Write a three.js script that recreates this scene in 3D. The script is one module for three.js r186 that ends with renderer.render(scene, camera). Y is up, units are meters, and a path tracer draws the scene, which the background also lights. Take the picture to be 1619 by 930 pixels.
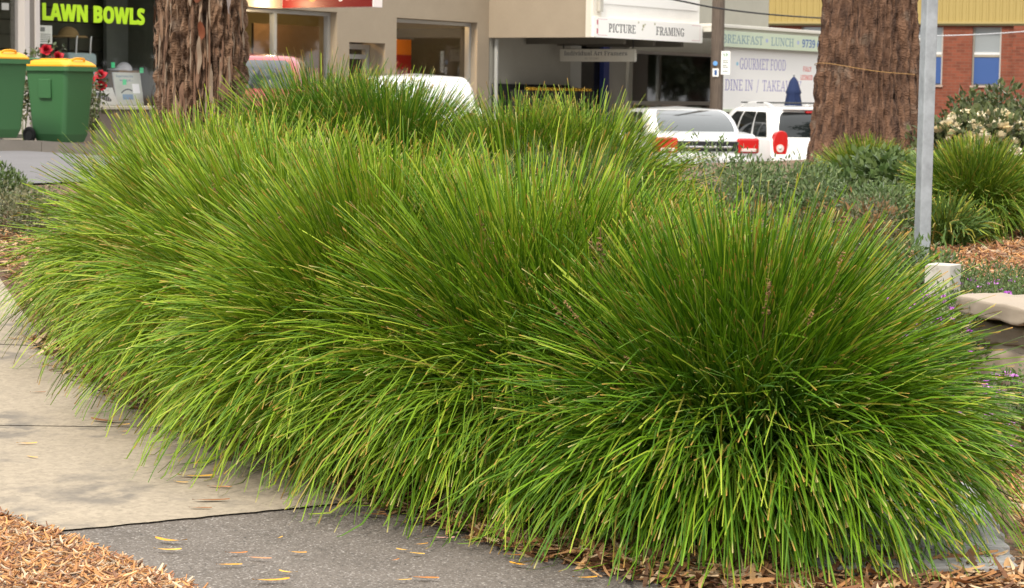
import * as THREE from 'three';
import { mergeGeometries } from 'three/addons/utils/BufferGeometryUtils.js';
import { RoundedBoxGeometry } from 'three/addons/geometries/RoundedBoxGeometry.js';
import { TextGeometry } from 'three/addons/geometries/TextGeometry.js';
import { FontLoader } from 'three/addons/loaders/FontLoader.js';
import { ImprovedNoise } from 'three/addons/math/ImprovedNoise.js';
import { RectAreaLightUniformsLib } from 'three/addons/lights/RectAreaLightUniformsLib.js';

// ---------------------------------------------------------------- camera, sky, sun, exposure
const scene = new THREE.Scene();
const camera = new THREE.PerspectiveCamera(15.577, 1619 / 930, 0.1, 400);
camera.rotation.order = 'YXZ';
camera.position.set(0, 1.45, 0);
camera.rotation.set(-0.09238, 0, 0.014);
camera.focus = 7.9; camera.userData.fStop = 11;

const renderer = new THREE.WebGLRenderer({ antialias: true });
renderer.toneMapping = THREE.LinearToneMapping;
renderer.toneMappingExposure = 2.35;
renderer.shadowMap.enabled = true;

const sunDir = new THREE.Vector3(-0.25, 0.86, 0.42).normalize();
const Nz = new ImprovedNoise();
{ // overcast sky: bright cloud deck, brighter overhead and softly round the hidden sun
  const w = 512, h = 256, a = new Float32Array(w * h * 4), v = new THREE.Vector3();
  for (let j = 0; j < h; j++) for (let i = 0; i < w; i++) {
    const el = (j + 0.5) / h * Math.PI - Math.PI / 2, az = ((i + 0.5) / w - 0.5) * 2 * Math.PI;
    v.set(Math.cos(el) * Math.cos(az), Math.sin(el), Math.cos(el) * Math.sin(az));
    const k = 1 / (0.25 + Math.max(0, v.y)), cl = Nz.noise(v.x * k * 1.4, v.z * k * 1.4, 3.1) + 0.5 * Nz.noise(v.x * k * 3.1, v.z * k * 3.1, 8.7);
    const lum = (0.44 + 0.62 * Math.max(0, v.y)) * (1 + 0.16 * cl);
    const o = (j * w + i) * 4;
    a[o] = lum * 1.0; a[o + 1] = lum * 0.995; a[o + 2] = lum * 0.985; a[o + 3] = 1;
  }
  const t = new THREE.DataTexture(a, w, h, THREE.RGBAFormat, THREE.FloatType);
  t.mapping = THREE.EquirectangularReflectionMapping; t.magFilter = t.minFilter = THREE.LinearFilter; t.needsUpdate = true;
  scene.background = t; scene.environment = t;
}
const sun = new THREE.DirectionalLight(0xfff3e2, 1.5);
sun.position.copy(sunDir).multiplyScalar(60); sun.target.position.set(0, 0, -14); sun.castShadow = true; sun.shadow.radius = 22;
sun.shadow.mapSize.set(2048, 2048);
Object.assign(sun.shadow.camera, { left: -45, right: 45, top: 60, bottom: -40, near: 1, far: 160 });
scene.add(sun, sun.target);
RectAreaLightUniformsLib.init();

// ---------------------------------------------------------------- helpers
function rng(seed) { let a = seed >>> 0; return () => { a = (a + 0x6D2B79F5) | 0; let t = Math.imul(a ^ (a >>> 15), 1 | a); t = (t + Math.imul(t ^ (t >>> 7), 61 | t)) ^ t; return ((t ^ (t >>> 14)) >>> 0) / 4294967296; }; }
const lerp = (a, b, t) => a + (b - a) * t, clamp = (x, a, b) => Math.min(b, Math.max(a, x));
const smooth = (a, b, x) => { const t = clamp((x - a) / (b - a), 0, 1); return t * t * (3 - 2 * t); };
const used = {};
function numbered(n) { if (!(n in used)) { used[n] = 0; return n; } used[n]++; return n + '_' + String(used[n]).padStart(3, '0'); }
function tag(o, label, category, group, kind) { if (label) o.userData.label = label; if (category) o.userData.category = category; if (group) o.userData.group = group; if (kind) o.userData.kind = kind; return o; }
function mesh(name, geo, m, parent) { const o = new THREE.Mesh(geo, m); o.castShadow = o.receiveShadow = true; if (parent) { o.name = name; parent.add(o); } else { o.name = numbered(name); scene.add(o); } return o; }
function part(name, geo, m, parent) { return mesh(name, geo, m, parent); }
function thing(name, label, category, pos = [0, 0, 0], turn = 0, group) { const o = new THREE.Group(); o.name = numbered(name); o.position.set(...pos); o.rotation.y = turn; tag(o, label, category, group); scene.add(o); return o; }
function structure(name, geo, m, label) { const o = mesh(name, geo, m); o.userData.kind = 'structure'; if (label) o.userData.label = label; return o; }
const C = (h) => new THREE.Color(h);
function mat(color, rough = 0.8, extra = {}) { return new THREE.MeshStandardMaterial({ color: typeof color === 'string' ? C(color) : new THREE.Color().setRGB(...color), roughness: rough, ...extra }); }
function phys(color, rough, extra = {}) { return new THREE.MeshPhysicalMaterial({ color: typeof color === 'string' ? C(color) : new THREE.Color().setRGB(...color), roughness: rough, ...extra }); }
function box(x0, x1, y0, y1, z0, z1, r = 0) {
  const w = Math.abs(x1 - x0), h = Math.abs(y1 - y0), d = Math.abs(z1 - z0);
  const g = r > 0 ? new RoundedBoxGeometry(w, h, d, 2, Math.min(r, w / 2.01, h / 2.01, d / 2.01)) : new THREE.BoxGeometry(w, h, d);
  g.translate((x0 + x1) / 2, (y0 + y1) / 2, (z0 + z1) / 2); return uvm(g);
}
function uvm(g) { // uv in metres by the dominant axis of each face normal
  const p = g.attributes.position, n = g.attributes.normal, uv = new Float32Array(p.count * 2);
  for (let i = 0; i < p.count; i++) {
    const ax = Math.abs(n.getX(i)), ay = Math.abs(n.getY(i)), az = Math.abs(n.getZ(i));
    if (ay >= ax && ay >= az) { uv[2 * i] = p.getX(i); uv[2 * i + 1] = p.getZ(i); }
    else if (ax >= az) { uv[2 * i] = p.getZ(i); uv[2 * i + 1] = p.getY(i); }
    else { uv[2 * i] = p.getX(i); uv[2 * i + 1] = p.getY(i); }
  }
  g.setAttribute('uv', new THREE.BufferAttribute(uv, 2)); return g;
}
function tube(pts, r, seg = 12, rad = 6) { return new THREE.TubeGeometry(new THREE.CatmullRomCurve3(pts.map((p) => p.isVector3 ? p : new THREE.Vector3(...p))), seg, r, rad, false); }
function joined(list) { return mergeGeometries(list.map((g) => { const q = g.index ? g.toNonIndexed() : g; for (const k of Object.keys(q.attributes)) if (!['position', 'normal', 'uv'].includes(k)) q.deleteAttribute(k); return q; })); }

// tileable fbm for textures
function tileNoise(N, cells, seed) {
  const r = rng(seed), L = []; for (let i = 0; i < cells * cells; i++) L.push(r());
  const out = new Float32Array(N * N);
  for (let y = 0; y < N; y++) for (let x = 0; x < N; x++) {
    const fx = x / N * cells, fy = y / N * cells, x0 = Math.floor(fx), y0 = Math.floor(fy), u = fx - x0, v = fy - y0, a = u * u * (3 - 2 * u), b = v * v * (3 - 2 * v);
    const g = (i, j) => L[((j % cells) * cells) + (i % cells)];
    out[y * N + x] = lerp(lerp(g(x0, y0), g(x0 + 1, y0), a), lerp(g(x0, y0 + 1), g(x0 + 1, y0 + 1), a), b);
  }
  return out;
}
function fbm(N, cells, oct, seed) { const o = new Float32Array(N * N); let amp = 1, tot = 0; for (let k = 0; k < oct; k++) { const t = tileNoise(N, cells << k, seed + k); for (let i = 0; i < o.length; i++) o[i] += t[i] * amp; tot += amp; amp *= 0.55; } for (let i = 0; i < o.length; i++) o[i] /= tot; return o; }
function colorTex(N, f, metres) { // f(i, x, y) -> linear rgb
  const d = new Uint8Array(N * N * 4), c = new THREE.Color();
  for (let y = 0; y < N; y++) for (let x = 0; x < N; x++) { const i = y * N + x, q = f(i, x, y); c.setRGB(clamp(q[0], 0, 1), clamp(q[1], 0, 1), clamp(q[2], 0, 1)).convertLinearToSRGB(); d[4 * i] = c.r * 255; d[4 * i + 1] = c.g * 255; d[4 * i + 2] = c.b * 255; d[4 * i + 3] = 255; }
  const t = new THREE.DataTexture(d, N, N); t.colorSpace = THREE.SRGBColorSpace; return wrapTex(t, metres);
}
function grayTex(N, f, metres) { const d = new Uint8Array(N * N * 4); for (let i = 0; i < N * N; i++) { const v = clamp(f(i, i % N, Math.floor(i / N)), 0, 1) * 255; d[4 * i] = d[4 * i + 1] = d[4 * i + 2] = v; d[4 * i + 3] = 255; } return wrapTex(new THREE.DataTexture(d, N, N), metres); }
function wrapTex(t, metres) { t.wrapS = t.wrapT = THREE.RepeatWrapping; t.magFilter = THREE.LinearFilter; t.minFilter = THREE.LinearMipmapLinearFilter; t.generateMipmaps = true; t.repeat.set(1 / metres, 1 / metres); t.needsUpdate = true; return t; }
const mix3 = (a, b, t) => [lerp(a[0], b[0], t), lerp(a[1], b[1], t), lerp(a[2], b[2], t)];
function canvasTex(w, h, draw) { const c = document.createElement('canvas'); c.width = w; c.height = h; draw(c.getContext('2d'), w, h); const t = new THREE.CanvasTexture(c); t.colorSpace = THREE.SRGBColorSpace; t.magFilter = THREE.LinearFilter; return t; }

// ---------------------------------------------------------------- terrain and the street's own axes
const PH = 56 * Math.PI / 180, SA = [Math.cos(PH), -Math.sin(PH)], SN = [Math.sin(PH), Math.cos(PH)]; // along the shops, and out of the shop fronts
const S = (s, h, o) => new THREE.Vector3(s * SA[0] + o * SN[0], h, -42 + s * SA[1] + o * SN[1]);
const toS = (x, z) => [x * SA[0] + (z + 42) * SA[1], x * SN[0] + (z + 42) * SN[1]];
const KERB = 3.95, ROAD_END = 9.2;
const walkH = (s) => 0.8 - 0.06 * (clamp(s, -16.6, 12) + 16.1);
const roadH = (s, o) => walkH(s) - 0.13 - 0.018 * clamp(o - KERB, 0, 6);
const KD = [-100, 7, 8.5, 10, 12, 14, 17, 20, 22, 300], KG = [0, 0, 0.05, 0.13, 0.25, 0.4, 0.58, 0.75, 0.8, 0.8];
function gardenH(d) { for (let i = 1; i < KD.length; i++) if (d <= KD[i]) return lerp(KG[i - 1], KG[i], (d - KD[i - 1]) / (KD[i] - KD[i - 1])); return 0.8; }
function gardenAt(x, z) { const g = gardenH(-z); return lerp(g, Math.min(g, 0.4 + 0.1 * smooth(-14, -20, z)), smooth(-1.2, -2.8, x)); }
function gh(x, z) { const [s, o] = toS(x, z), w = smooth(ROAD_END + 0.2, ROAD_END + 3.8, o); return w >= 1 ? gardenAt(x, z) : lerp(roadH(s, o), gardenAt(x, z), w); }

// ---------------------------------------------------------------- textures and surface materials
const N5 = 512;
const nA = fbm(N5, 4, 6, 11), nB = fbm(N5, 24, 4, 23), nC = fbm(N5, 3, 4, 37), nD = fbm(N5, 128, 2, 51), nE = fbm(N5, 8, 5, 71);
const speck = tileNoise(N5, 300, 303); const spark = rng(5), grit = new Float32Array(N5 * N5).map(() => spark());
const concreteM = mat([1, 1, 1], 0.93, {
  map: colorTex(N5, (i) => { const st = smooth(0.47, 0.66, nA[i]) * smooth(0.3, 0.65, nB[i]) * 0.72; const c = mix3([0.285, 0.237, 0.175], [0.34, 0.286, 0.216], nC[i]); const k = 0.82 + 0.36 * nD[i] + 0.14 * (grit[i] - 0.5) - (speck[i] > 0.86 ? 0.2 : 0); return mix3([c[0] * k, c[1] * k, c[2] * k], [0.12, 0.108, 0.096], st); }, 2.3),
  bumpMap: grayTex(N5, (i) => nD[i] * 0.7 + nB[i] * 0.3, 2.3), bumpScale: 0.0025,
});
const asphaltM = mat([1, 1, 1], 0.9, {
  map: colorTex(N5, (i) => { const c = mix3([0.072, 0.06, 0.05], [0.172, 0.147, 0.125], nE[i] * 0.7 + nD[i] * 0.5); const g = speck[i] * 0.8 + 0.2 * grit[i]; return g > 0.8 ? [0.36, 0.33, 0.3] : g > 0.72 ? [0.21, 0.19, 0.175] : g < 0.17 ? [0.03, 0.028, 0.027] : c; }, 1.5),
  bumpMap: grayTex(N5, (i) => nD[i] * 0.6 + grit[i] * 0.4, 1.5), bumpScale: 0.004,
});
const roadM = mat([0.16, 0.155, 0.16], 0.9, { bumpMap: asphaltM.bumpMap, bumpScale: 0.003, map: colorTex(N5, (i) => { const k = 0.8 + 0.3 * nE[i] + 0.3 * (grit[i] - 0.5); return [k, k, k]; }, 3) });
const soilM = mat([1, 1, 1], 0.97, {
  map: colorTex(N5, (i) => { const k = 0.6 + 0.8 * nD[i]; return mix3([0.1 * k, 0.06 * k, 0.036 * k], [0.24 * k, 0.15 * k, 0.085 * k], smooth(0.3, 0.75, nB[i])); }, 0.9),
  bumpMap: grayTex(N5, (i) => nB[i] * 0.5 + nD[i] * 0.5, 0.9), bumpScale: 0.02,
});
const pavingM = mat([1, 1, 1], 0.92, { map: colorTex(N5, (i) => { const k = 0.8 + 0.3 * nE[i] + 0.15 * (grit[i] - 0.5); return [0.22 * k, 0.205 * k, 0.185 * k]; }, 2.5) });
function renderMat(c, rough = 0.92, wear = 0.12) { return mat([1, 1, 1], rough, { map: colorTex(256, (i, x, y) => { const j = (y * 2) * N5 + x * 2, k = 1 - wear / 2 + wear * nE[j] + 0.08 * (grit[j] - 0.5); return [c[0] * k, c[1] * k, c[2] * k]; }, 2.2) }); }
const beigeM = renderMat([0.34, 0.28, 0.205]);
const greigeM = renderMat([0.45, 0.4, 0.32]);
const whiteWallM = renderMat([0.86, 0.84, 0.79], 0.8, 0.06);
const darkTrimM = mat('#4a4c46', 0.6);
const alum = mat('#b9bbbb', 0.42, { metalness: 0.55 });
const glassM = phys('#ffffff', 0.03, { transmission: 1, thickness: 0, ior: 1.5 });
const tintM = phys('#8d938c', 0.03, { transmission: 1, thickness: 0, ior: 1.55 });
const blackM = mat('#15161a', 0.6);

// ---------------------------------------------------------------- ground sheet, path, asphalt, road, kerb
function sheet(pts, nu, nv, lift, hf = gh, rag = 0) { // a quad patch draped on the terrain: pts = four corners [x, z], u from 0 to 1 and v from 2 to 3
  const pos = [], idx = [], uv = [];
  for (let j = 0; j <= nv; j++) for (let i = 0; i <= nu; i++) {
    const u = i / nu, v = j / nv, x = lerp(lerp(pts[0][0], pts[1][0], u), lerp(pts[3][0], pts[2][0], u), v), z = lerp(lerp(pts[0][1], pts[1][1], u), lerp(pts[3][1], pts[2][1], u), v);
    const e = j === 0 ? rag * (Nz.noise(x * 14, z * 14, 5) + 0.6 * Nz.noise(x * 45, z * 45, 2)) : 0;
    pos.push(x, hf(x, z) + lift, z + e); uv.push(x, z);
  }
  for (let j = 0; j < nv; j++) for (let i = 0; i < nu; i++) { const a = j * (nu + 1) + i, b = a + 1, c = a + nu + 1, d = c + 1; idx.push(a, b, d, a, d, c); }
  const g = new THREE.BufferGeometry(); g.setAttribute('position', new THREE.Float32BufferAttribute(pos, 3)); g.setAttribute('uv', new THREE.Float32BufferAttribute(uv, 2)); g.setIndex(idx); g.computeVertexNormals();
  const nn = g.attributes.normal; if (nn.getY(0) < 0) { const ix = g.index.array; for (let k = 0; k < ix.length; k += 3) { const t = ix[k]; ix[k] = ix[k + 1]; ix[k + 1] = t; } g.computeVertexNormals(); }
  return g;
}
{ // ground, finer near the camera
  const xs = [], zs = [];
  for (let x = -150; x < -14; x += 8) xs.push(x); for (let x = -14; x < 16; x += 0.4) xs.push(x); for (let x = 16; x <= 160; x += 8) xs.push(x);
  for (let z = 12; z > -30; z -= 0.4) zs.push(z); for (let z = -30; z > -60; z -= 1) zs.push(z); for (let z = -60; z >= -220; z -= 8) zs.push(z);
  const pos = [], uv = [], idx = [], nx = xs.length;
  for (const z of zs) for (const x of xs) { pos.push(x, gh(x, z) - 0.02, z); uv.push(x, z); }
  for (let j = 0; j < zs.length - 1; j++) for (let i = 0; i < nx - 1; i++) { const a = j * nx + i; idx.push(a, a + 1, a + nx + 1, a, a + nx + 1, a + nx); }
  const g = new THREE.BufferGeometry(); g.setAttribute('position', new THREE.Float32BufferAttribute(pos, 3)); g.setAttribute('uv', new THREE.Float32BufferAttribute(uv, 2)); g.setIndex(idx); g.computeVertexNormals();
  structure('ground', g, soilM);
}
// footpath: slabs cross the path; left and right edges walk away from the camera
const edgeL = [[-1.47, -6.93], [-3.2, -8.72], [-4.4, -10.9], [-5.5, -13.2]], edgeR = [[-0.34, -7.53], [-1.16, -8.73], [-2.3, -10.6], [-3.1, -12.9]];
{
  const fp = new THREE.Group(); fp.name = 'footpath'; fp.userData.kind = 'structure'; scene.add(fp);
  for (let k = 0; k < 3; k++) {
    const q = (e, t) => [lerp(e[k][0], e[k + 1][0], t), lerp(e[k][1], e[k + 1][1], t)];
    const g = sheet([q(edgeL, 0.004), q(edgeR, 0.004), q(edgeR, 0.996), q(edgeL, 0.996)], k ? 12 : 120, 14, 0.009, gh, k ? 0 : 0.012);
    part('concrete_slab', g, concreteM, fp);
  }
  structure('asphalt_path', sheet([[-1.49, -6.98], [-0.36, -7.58], [0.9, -5.6], [0.4, -3.6]], 14, 14, 0.002), asphaltM);
  structure('asphalt_path', sheet([[-1.49, -6.98], [0.4, -3.6], [-1.1, -1.0], [-2.4, -3.8]], 10, 10, 0.0021), asphaltM);
}
function streetStrip(s0, s1, o0, o1, h, n = 60) { // strip along the street at height h(s, o)
  const pos = [], uv = [], idx = [], m = 8;
  for (let j = 0; j <= n; j++) for (let i = 0; i <= m; i++) { const s = lerp(s0, s1, j / n), o = lerp(o0, o1, i / m), p = S(s, h(s, o), o); pos.push(p.x, p.y, p.z); uv.push(s, o); }
  for (let j = 0; j < n; j++) for (let i = 0; i < m; i++) { const a = j * (m + 1) + i, b = a + m + 1; idx.push(a, a + 1, b, a + 1, b + 1, b); }
  const g = new THREE.BufferGeometry(); g.setAttribute('position', new THREE.Float32BufferAttribute(pos, 3)); g.setAttribute('uv', new THREE.Float32BufferAttribute(uv, 2)); g.setIndex(idx); g.computeVertexNormals();
  if (g.attributes.normal.getY(0) < 0) { const ix = g.index.array; for (let k = 0; k < ix.length; k += 3) { const t = ix[k]; ix[k] = ix[k + 1]; ix[k + 1] = t; } g.computeVertexNormals(); }
  return g;
}
structure('road', streetStrip(-45, 45, KERB - 0.05, ROAD_END, roadH), roadM);
structure('shop_pavement', streetStrip(-45, 45, -0.6, KERB - 0.14, (s) => walkH(s)), pavingM);
function kerb(name, o0, o1, top, foot) {
  const kr = new THREE.Group(); kr.name = name; kr.userData.kind = 'structure'; scene.add(kr);
  const km = renderMat([0.25, 0.225, 0.19], 0.9, 0.3);
  for (let s = -27; s < 20; s += 1.2) {
    const a = [S(s + 0.006, top(s), o0), S(s + 1.194, top(s + 1.2), o0), S(s + 1.194, top(s + 1.2), o1), S(s + 0.006, top(s), o1)], h0 = foot;
    const g = new THREE.BoxGeometry(1, 1, 1), p = g.attributes.position;
    for (let i = 0; i < p.count; i++) { const e = p.getX(i) > 0, f = p.getZ(i) > 0, v = a[e ? (f ? 2 : 1) : (f ? 3 : 0)]; p.setXYZ(i, v.x, v.y - (p.getY(i) > 0 ? 0 : h0), v.z); }
    g.computeVertexNormals(); part('kerb_stone', uvm(g), km, kr);
  }
}
kerb('far_kerb', KERB - 0.135, KERB, (s) => walkH(s) + 0.004, 0.3);

// ---------------------------------------------------------------- shops
// every shop is a Group at its own base; local x runs along the shop fronts, z out into the street
function shop(name, label, s0, h0) { const p = S(s0, h0, 0), t = thing(name, label, 'building', [p.x, p.y, p.z], PH); t.b = [s0, h0, 0]; return t; }
const sb = (t, s0, s1, h0, h1, o0, o1, r = 0) => box(s0 - t.b[0], s1 - t.b[0], h0 - t.b[1], h1 - t.b[1], o0, o1, r);
function wallWithHoles(t, s0, s1, h0, h1, holes, o0, o1) {
  const sh = new THREE.Shape([[s0, h0], [s1, h0], [s1, h1], [s0, h1]].map((q) => new THREE.Vector2(q[0] - t.b[0], q[1] - t.b[1])));
  for (const [a, b, c, d] of holes) sh.holes.push(new THREE.Path([[a, c], [a, d], [b, d], [b, c]].map((q) => new THREE.Vector2(q[0] - t.b[0], q[1] - t.b[1]))));
  const g = new THREE.ExtrudeGeometry(sh, { depth: o1 - o0, bevelEnabled: false }); g.translate(0, 0, o0); return uvm(g);
}
function pane(name, t, s0, s1, h0, h1, o, m = glassM) { const w = part(name, sb(t, s0, s1, h0, h1, o - 0.004, o + 0.004), m, t); return w; }
function frameRect(t, parent, s0, s1, h0, h1, o, w, m) {
  const q = 0.05;
  part('frame_rail', sb(t, s0, s1, h1 - w, h1, o - q, o + q), m, parent); part('frame_rail', sb(t, s0, s1, h0, h0 + w, o - q, o + q), m, parent);
  part('frame_stile', sb(t, s0, s0 + w, h0 + w, h1 - w, o - q, o + q), m, parent); part('frame_stile', sb(t, s1 - w, s1, h0 + w, h1 - w, o - q, o + q), m, parent);
}
function room(t, s0, s1, h0, h1, o0, o1, wallM, floorM) { // interior shell with thickness
  part('interior_wall', sb(t, s0, s1, h0, h1, o0 - 0.1, o0), wallM, t); part('interior_wall', sb(t, s0 - 0.1, s0, h0, h1, o0 - 0.1, o1), wallM, t); part('interior_wall', sb(t, s1, s1 + 0.1, h0, h1, o0 - 0.1, o1), wallM, t);
  part('interior_floor', sb(t, s0, s1, h0 - 0.1, h0, o0, o1), floorM, t); part('interior_ceiling', sb(t, s0 - 0.1, s1 + 0.1, h1, h1 + 0.12, o0 - 0.1, o1), wallM, t);
}
const font = await new FontLoader().loadAsync('fonts/droid/droid_sans_bold.typeface.json');
function letters(str, h, w, depth) { const g = new TextGeometry(str, { font, size: h, depth, curveSegments: 5, bevelEnabled: true, bevelSize: h * 0.05, bevelThickness: 0.001, bevelSegments: 1 }); g.computeBoundingBox(); const b = g.boundingBox; g.translate(-b.min.x, -b.min.y, 0); g.scale(w / (b.max.x - b.min.x), h / (b.max.y - b.min.y), 1); return g; }

// --- sports shop
const sports = shop('sports_shop', 'dark timber lined shop with green vinyl lettering on its window, behind bins', -13.5, 0.55);
{
  const t = sports, dark = mat('#3d4034', 0.85), timb = mat('#4d4e3e', 0.8);
  const HW = [[-15.6, -12.78, 0.78, 3.3], [-12.5, -9.7, 1.2, 3.3]];
  part('wall', wallWithHoles(t, -19, -9.55, -0.3, 5.2, HW, -0.2, 0), mat('#585a50', 0.85), t);
  part('plinth', sb(t, -12.5, -9.6, 0.2, 1.14, 0.003, 0.08), renderMat([0.16, 0.13, 0.105]), t);
  part('window_sill', sb(t, -12.53, -9.6, 1.143, 1.2, -0.05, 0.13, 0.01), mat('#a8a293', 0.7), t);
  pane('door_glass', t, -15.55, -12.8, 0.82, 3.28, -0.1); pane('window_glass', t, -12.5, -9.7, 1.2, 3.3, -0.1);
  part('mullion', sb(t, -12.79, -12.7, 0.7, 3.3, -0.16, 0.05), mat('#c6c0bb', 0.5), t); part('mullion', sb(t, -12.58, -12.5, 0.7, 3.3, -0.16, 0.05), mat('#c6c0bb', 0.5), t);
  part('mullion_panel', sb(t, -12.7, -12.58, 0.7, 3.3, -0.16, 0.02), mat('#837d76', 0.6), t);
  part('pilaster', sb(t, -10.2, -9.72, 1.2, 3.3, -0.95, -0.88), mat('#51554d', 0.8), t);
  room(t, -18, -9.7, 0.62, 3.35, -3.2, -0.22, dark, mat('#4c473d', 0.8));
  part('step', sb(t, -13.2, -12.5, 0.3, 0.72, 0.003, 0.3, 0.01), renderMat([0.3, 0.26, 0.21]), t);
  // timber lining boards on the back wall of the window
  for (let k = 0; k < 11; k++) part('lining_board', sb(t, -12.6, -9.75, 0.95 + k * 0.22, 0.95 + k * 0.22 + 0.205, -1.3, -1.26), timb, t);
  const L = part('window_lettering', letters('LAWN BOWLS', 0.26, 2.15, 0.004), mat('#b0dc12', 0.6), t); L.position.set(-12.32 - t.b[0], 2.445 - t.b[1], -0.09);
}
// things on show in the window
const showStand = (name, label, cat, s0, s1, h0, h1, o, m, lean = 0) => { const p = S((s0 + s1) / 2, h0, o), t = thing(name, label, cat, [p.x, p.y, p.z], PH); part('board', box(-(s1 - s0) / 2, (s1 - s0) / 2, 0, h1 - h0, -0.01, 0.01), mat('#d8d6d0', 0.7), t); const f = part('print', new THREE.PlaneGeometry((s1 - s0) * 0.97, (h1 - h0) * 0.97), m, t); f.position.set(0, (h1 - h0) / 2, 0.013); t.rotation.order = 'YXZ'; t.rotation.x = lean; return t; };
{
  const shelf = thing('display_bench', 'grey display bench inside the lawn bowls window', 'bench', S(-11.2, 0.62, -0.85).toArray(), PH);
  part('bench_top', box(-1.3, 1.35, 0.53, 0.58, -0.38, 0.6), mat('#6a675f', 0.8), shelf); part('bench_side', box(-1.3, -1.25, 0, 0.53, -0.38, 0.6), mat('#4d4b46', 0.8), shelf); part('bench_side', box(1.3, 1.35, 0, 0.53, -0.38, 0.6), mat('#4d4b46', 0.8), shelf);
  const P1 = canvasTex(256, 200, (c, w, h) => { c.fillStyle = '#c9c9cc'; c.fillRect(0, 0, w, h); c.fillStyle = '#b77a70'; c.fillRect(90, 70, 60, 20); c.fillStyle = '#8b8b92'; c.fillRect(20, 20, 120, 8); });
  showStand('picture_card', 'pale printed card standing in the shop window behind shoe sole picture', 'poster', -11.15, -10.7, 1.2, 1.58, -0.55, mat('#fff', 0.7, { map: P1 }), -0.1);
  const P2 = canvasTex(300, 260, (c, w, h) => { c.fillStyle = '#c8c6bd'; c.fillRect(0, 0, w, h); c.save(); c.translate(140, 140); c.rotate(0.6); c.fillStyle = '#24262a'; c.beginPath(); c.ellipse(0, 0, 105, 46, 0, 0, 7); c.fill(); c.strokeStyle = '#9a9a96'; c.lineWidth = 7; for (let k = -3; k < 4; k++) { c.beginPath(); c.moveTo(k * 26 - 8, -30); c.lineTo(k * 26 + 8, 30); c.stroke(); } c.restore(); });
  showStand('shoe_sole_picture', 'leaning picture of a black shoe sole in the shop window', 'poster', -11.0, -10.5, 1.2, 1.5, -0.34, mat('#fff', 0.7, { map: P2 }), -0.45);
  const P3 = canvasTex(300, 300, (c, w, h) => { c.fillStyle = '#c7cabf'; c.fillRect(0, 0, w, h); c.fillStyle = '#49708c'; c.font = 'bold 27px sans-serif'; c.fillText('Experience the', 24, 40); c.fillText('feeling of …', 60, 78); c.strokeStyle = '#20242a'; c.lineWidth = 12; c.beginPath(); c.moveTo(60, 190); c.quadraticCurveTo(130, 130, 190, 170); c.stroke(); c.fillStyle = '#fff'; c.fillRect(195, 100, 80, 90); c.fillStyle = '#7a9ab8'; c.fillRect(70, 200, 120, 50); });
  showStand('slogan_poster', 'leaning pale poster with blue slogan beside green tags in shop window', 'poster', -10.42, -9.82, 1.2, 1.72, -0.45, mat('#fff', 0.7, { map: P3 }), -0.18);
  const P4 = canvasTex(120, 130, (c, w, h) => { c.fillStyle = '#d9dcd2'; c.fillRect(0, 0, w, h); c.fillStyle = '#70756e'; c.fillRect(15, 14, 40, 30); for (let k = 0; k < 5; k++) c.fillRect(15, 60 + k * 13, 90, 5); });
  const nt = tag(mesh('window_notice', new THREE.PlaneGeometry(0.27, 0.27), mat('#fff', 0.7, { map: P4 })), 'small white notice stuck inside window below the word LAWN', 'notice'); nt.position.copy(S(-12.22, 2.24, -0.13)); nt.rotation.y = PH;
  const nb = tag(mesh('window_notice', new THREE.PlaneGeometry(0.14, 0.1), mat('#c9ccc6', 0.7)), 'tiny pale sticker on the dark glass left of white mullion', 'notice'); nb.position.copy(S(-13.0, 2.62, -0.13)); nb.rotation.y = PH;
  const green = mat('#3fd28a', 0.6); for (const [s, h, lb] of [[-10.55, 1.78, 'green price tag hanging left of slogan poster'], [-10.3, 1.52, 'green price tag stuck low on slogan poster'], [-9.92, 1.71, 'green price tag at upper right corner of slogan poster']]) { const q = tag(mesh('price_tag', box(-0.04, 0.04, 0, 0.085, 0, 0.003), green), lb, 'tag', 'green price tags'); q.position.copy(S(s, h, -0.4)); q.rotation.y = PH; }
  const bag = thing('sports_bag', 'pale blue carry bag with white handles in shop window', 'bag', S(-11.0, 1.2, -0.7).toArray(), PH);
  part('bag_body', box(-0.3, 0.3, 0.3, 0.8, -0.12, 0.12, 0.05), mat('#9fb4b3', 0.7), bag); part('bag_stand', box(-0.25, 0.25, 0, 0.3, -0.1, 0.1), mat('#6c716c', 0.8), bag);
  for (const x of [-0.14, 0.16]) part('handle', tube([[x, 0.78, 0.1], [x, 1.02, 0.12], [x + 0.03, 1.05, 0.1], [x + 0.05, 1.02, 0.06]], 0.014), mat('#dcdedb', 0.5), bag);
  const hat = thing('sun_hat', 'tan cloth hat on top shelf behind window handles', 'hat', S(-11.0, 2.24, -0.9).toArray(), PH);
  part('crown', new THREE.SphereGeometry(0.15, 20, 10, 0, 6.3, 0, 1.6).scale(1.2, 1.1, 1), mat('#9a8153', 0.9), hat); part('brim', new THREE.CylinderGeometry(0.27, 0.3, 0.03, 24).translate(0, 0.01, 0), mat('#9a8153', 0.9), hat); part('hat_stand', new THREE.CylinderGeometry(0.015, 0.04, 1.04, 10).translate(0, -0.52, 0), blackM, hat);
  const cap = thing('peaked_cap', 'white cap resting on a box above slogan poster', 'cap', S(-9.98, 1.2, -0.72).toArray(), PH);
  part('cap_box', box(-0.22, 0.22, 0, 0.55, -0.12, 0.12), mat('#8a6b43', 0.9), cap); part('cap_crown', new THREE.SphereGeometry(0.13, 18, 9, 0, 6.3, 0, 1.6).translate(0, 0.55, 0), mat('#cfcfd2', 0.8), cap); part('cap_peak', box(-0.3, -0.08, 0.55, 0.57, -0.09, 0.09, 0.01), mat('#cfcfd2', 0.8), cap);
}
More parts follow.
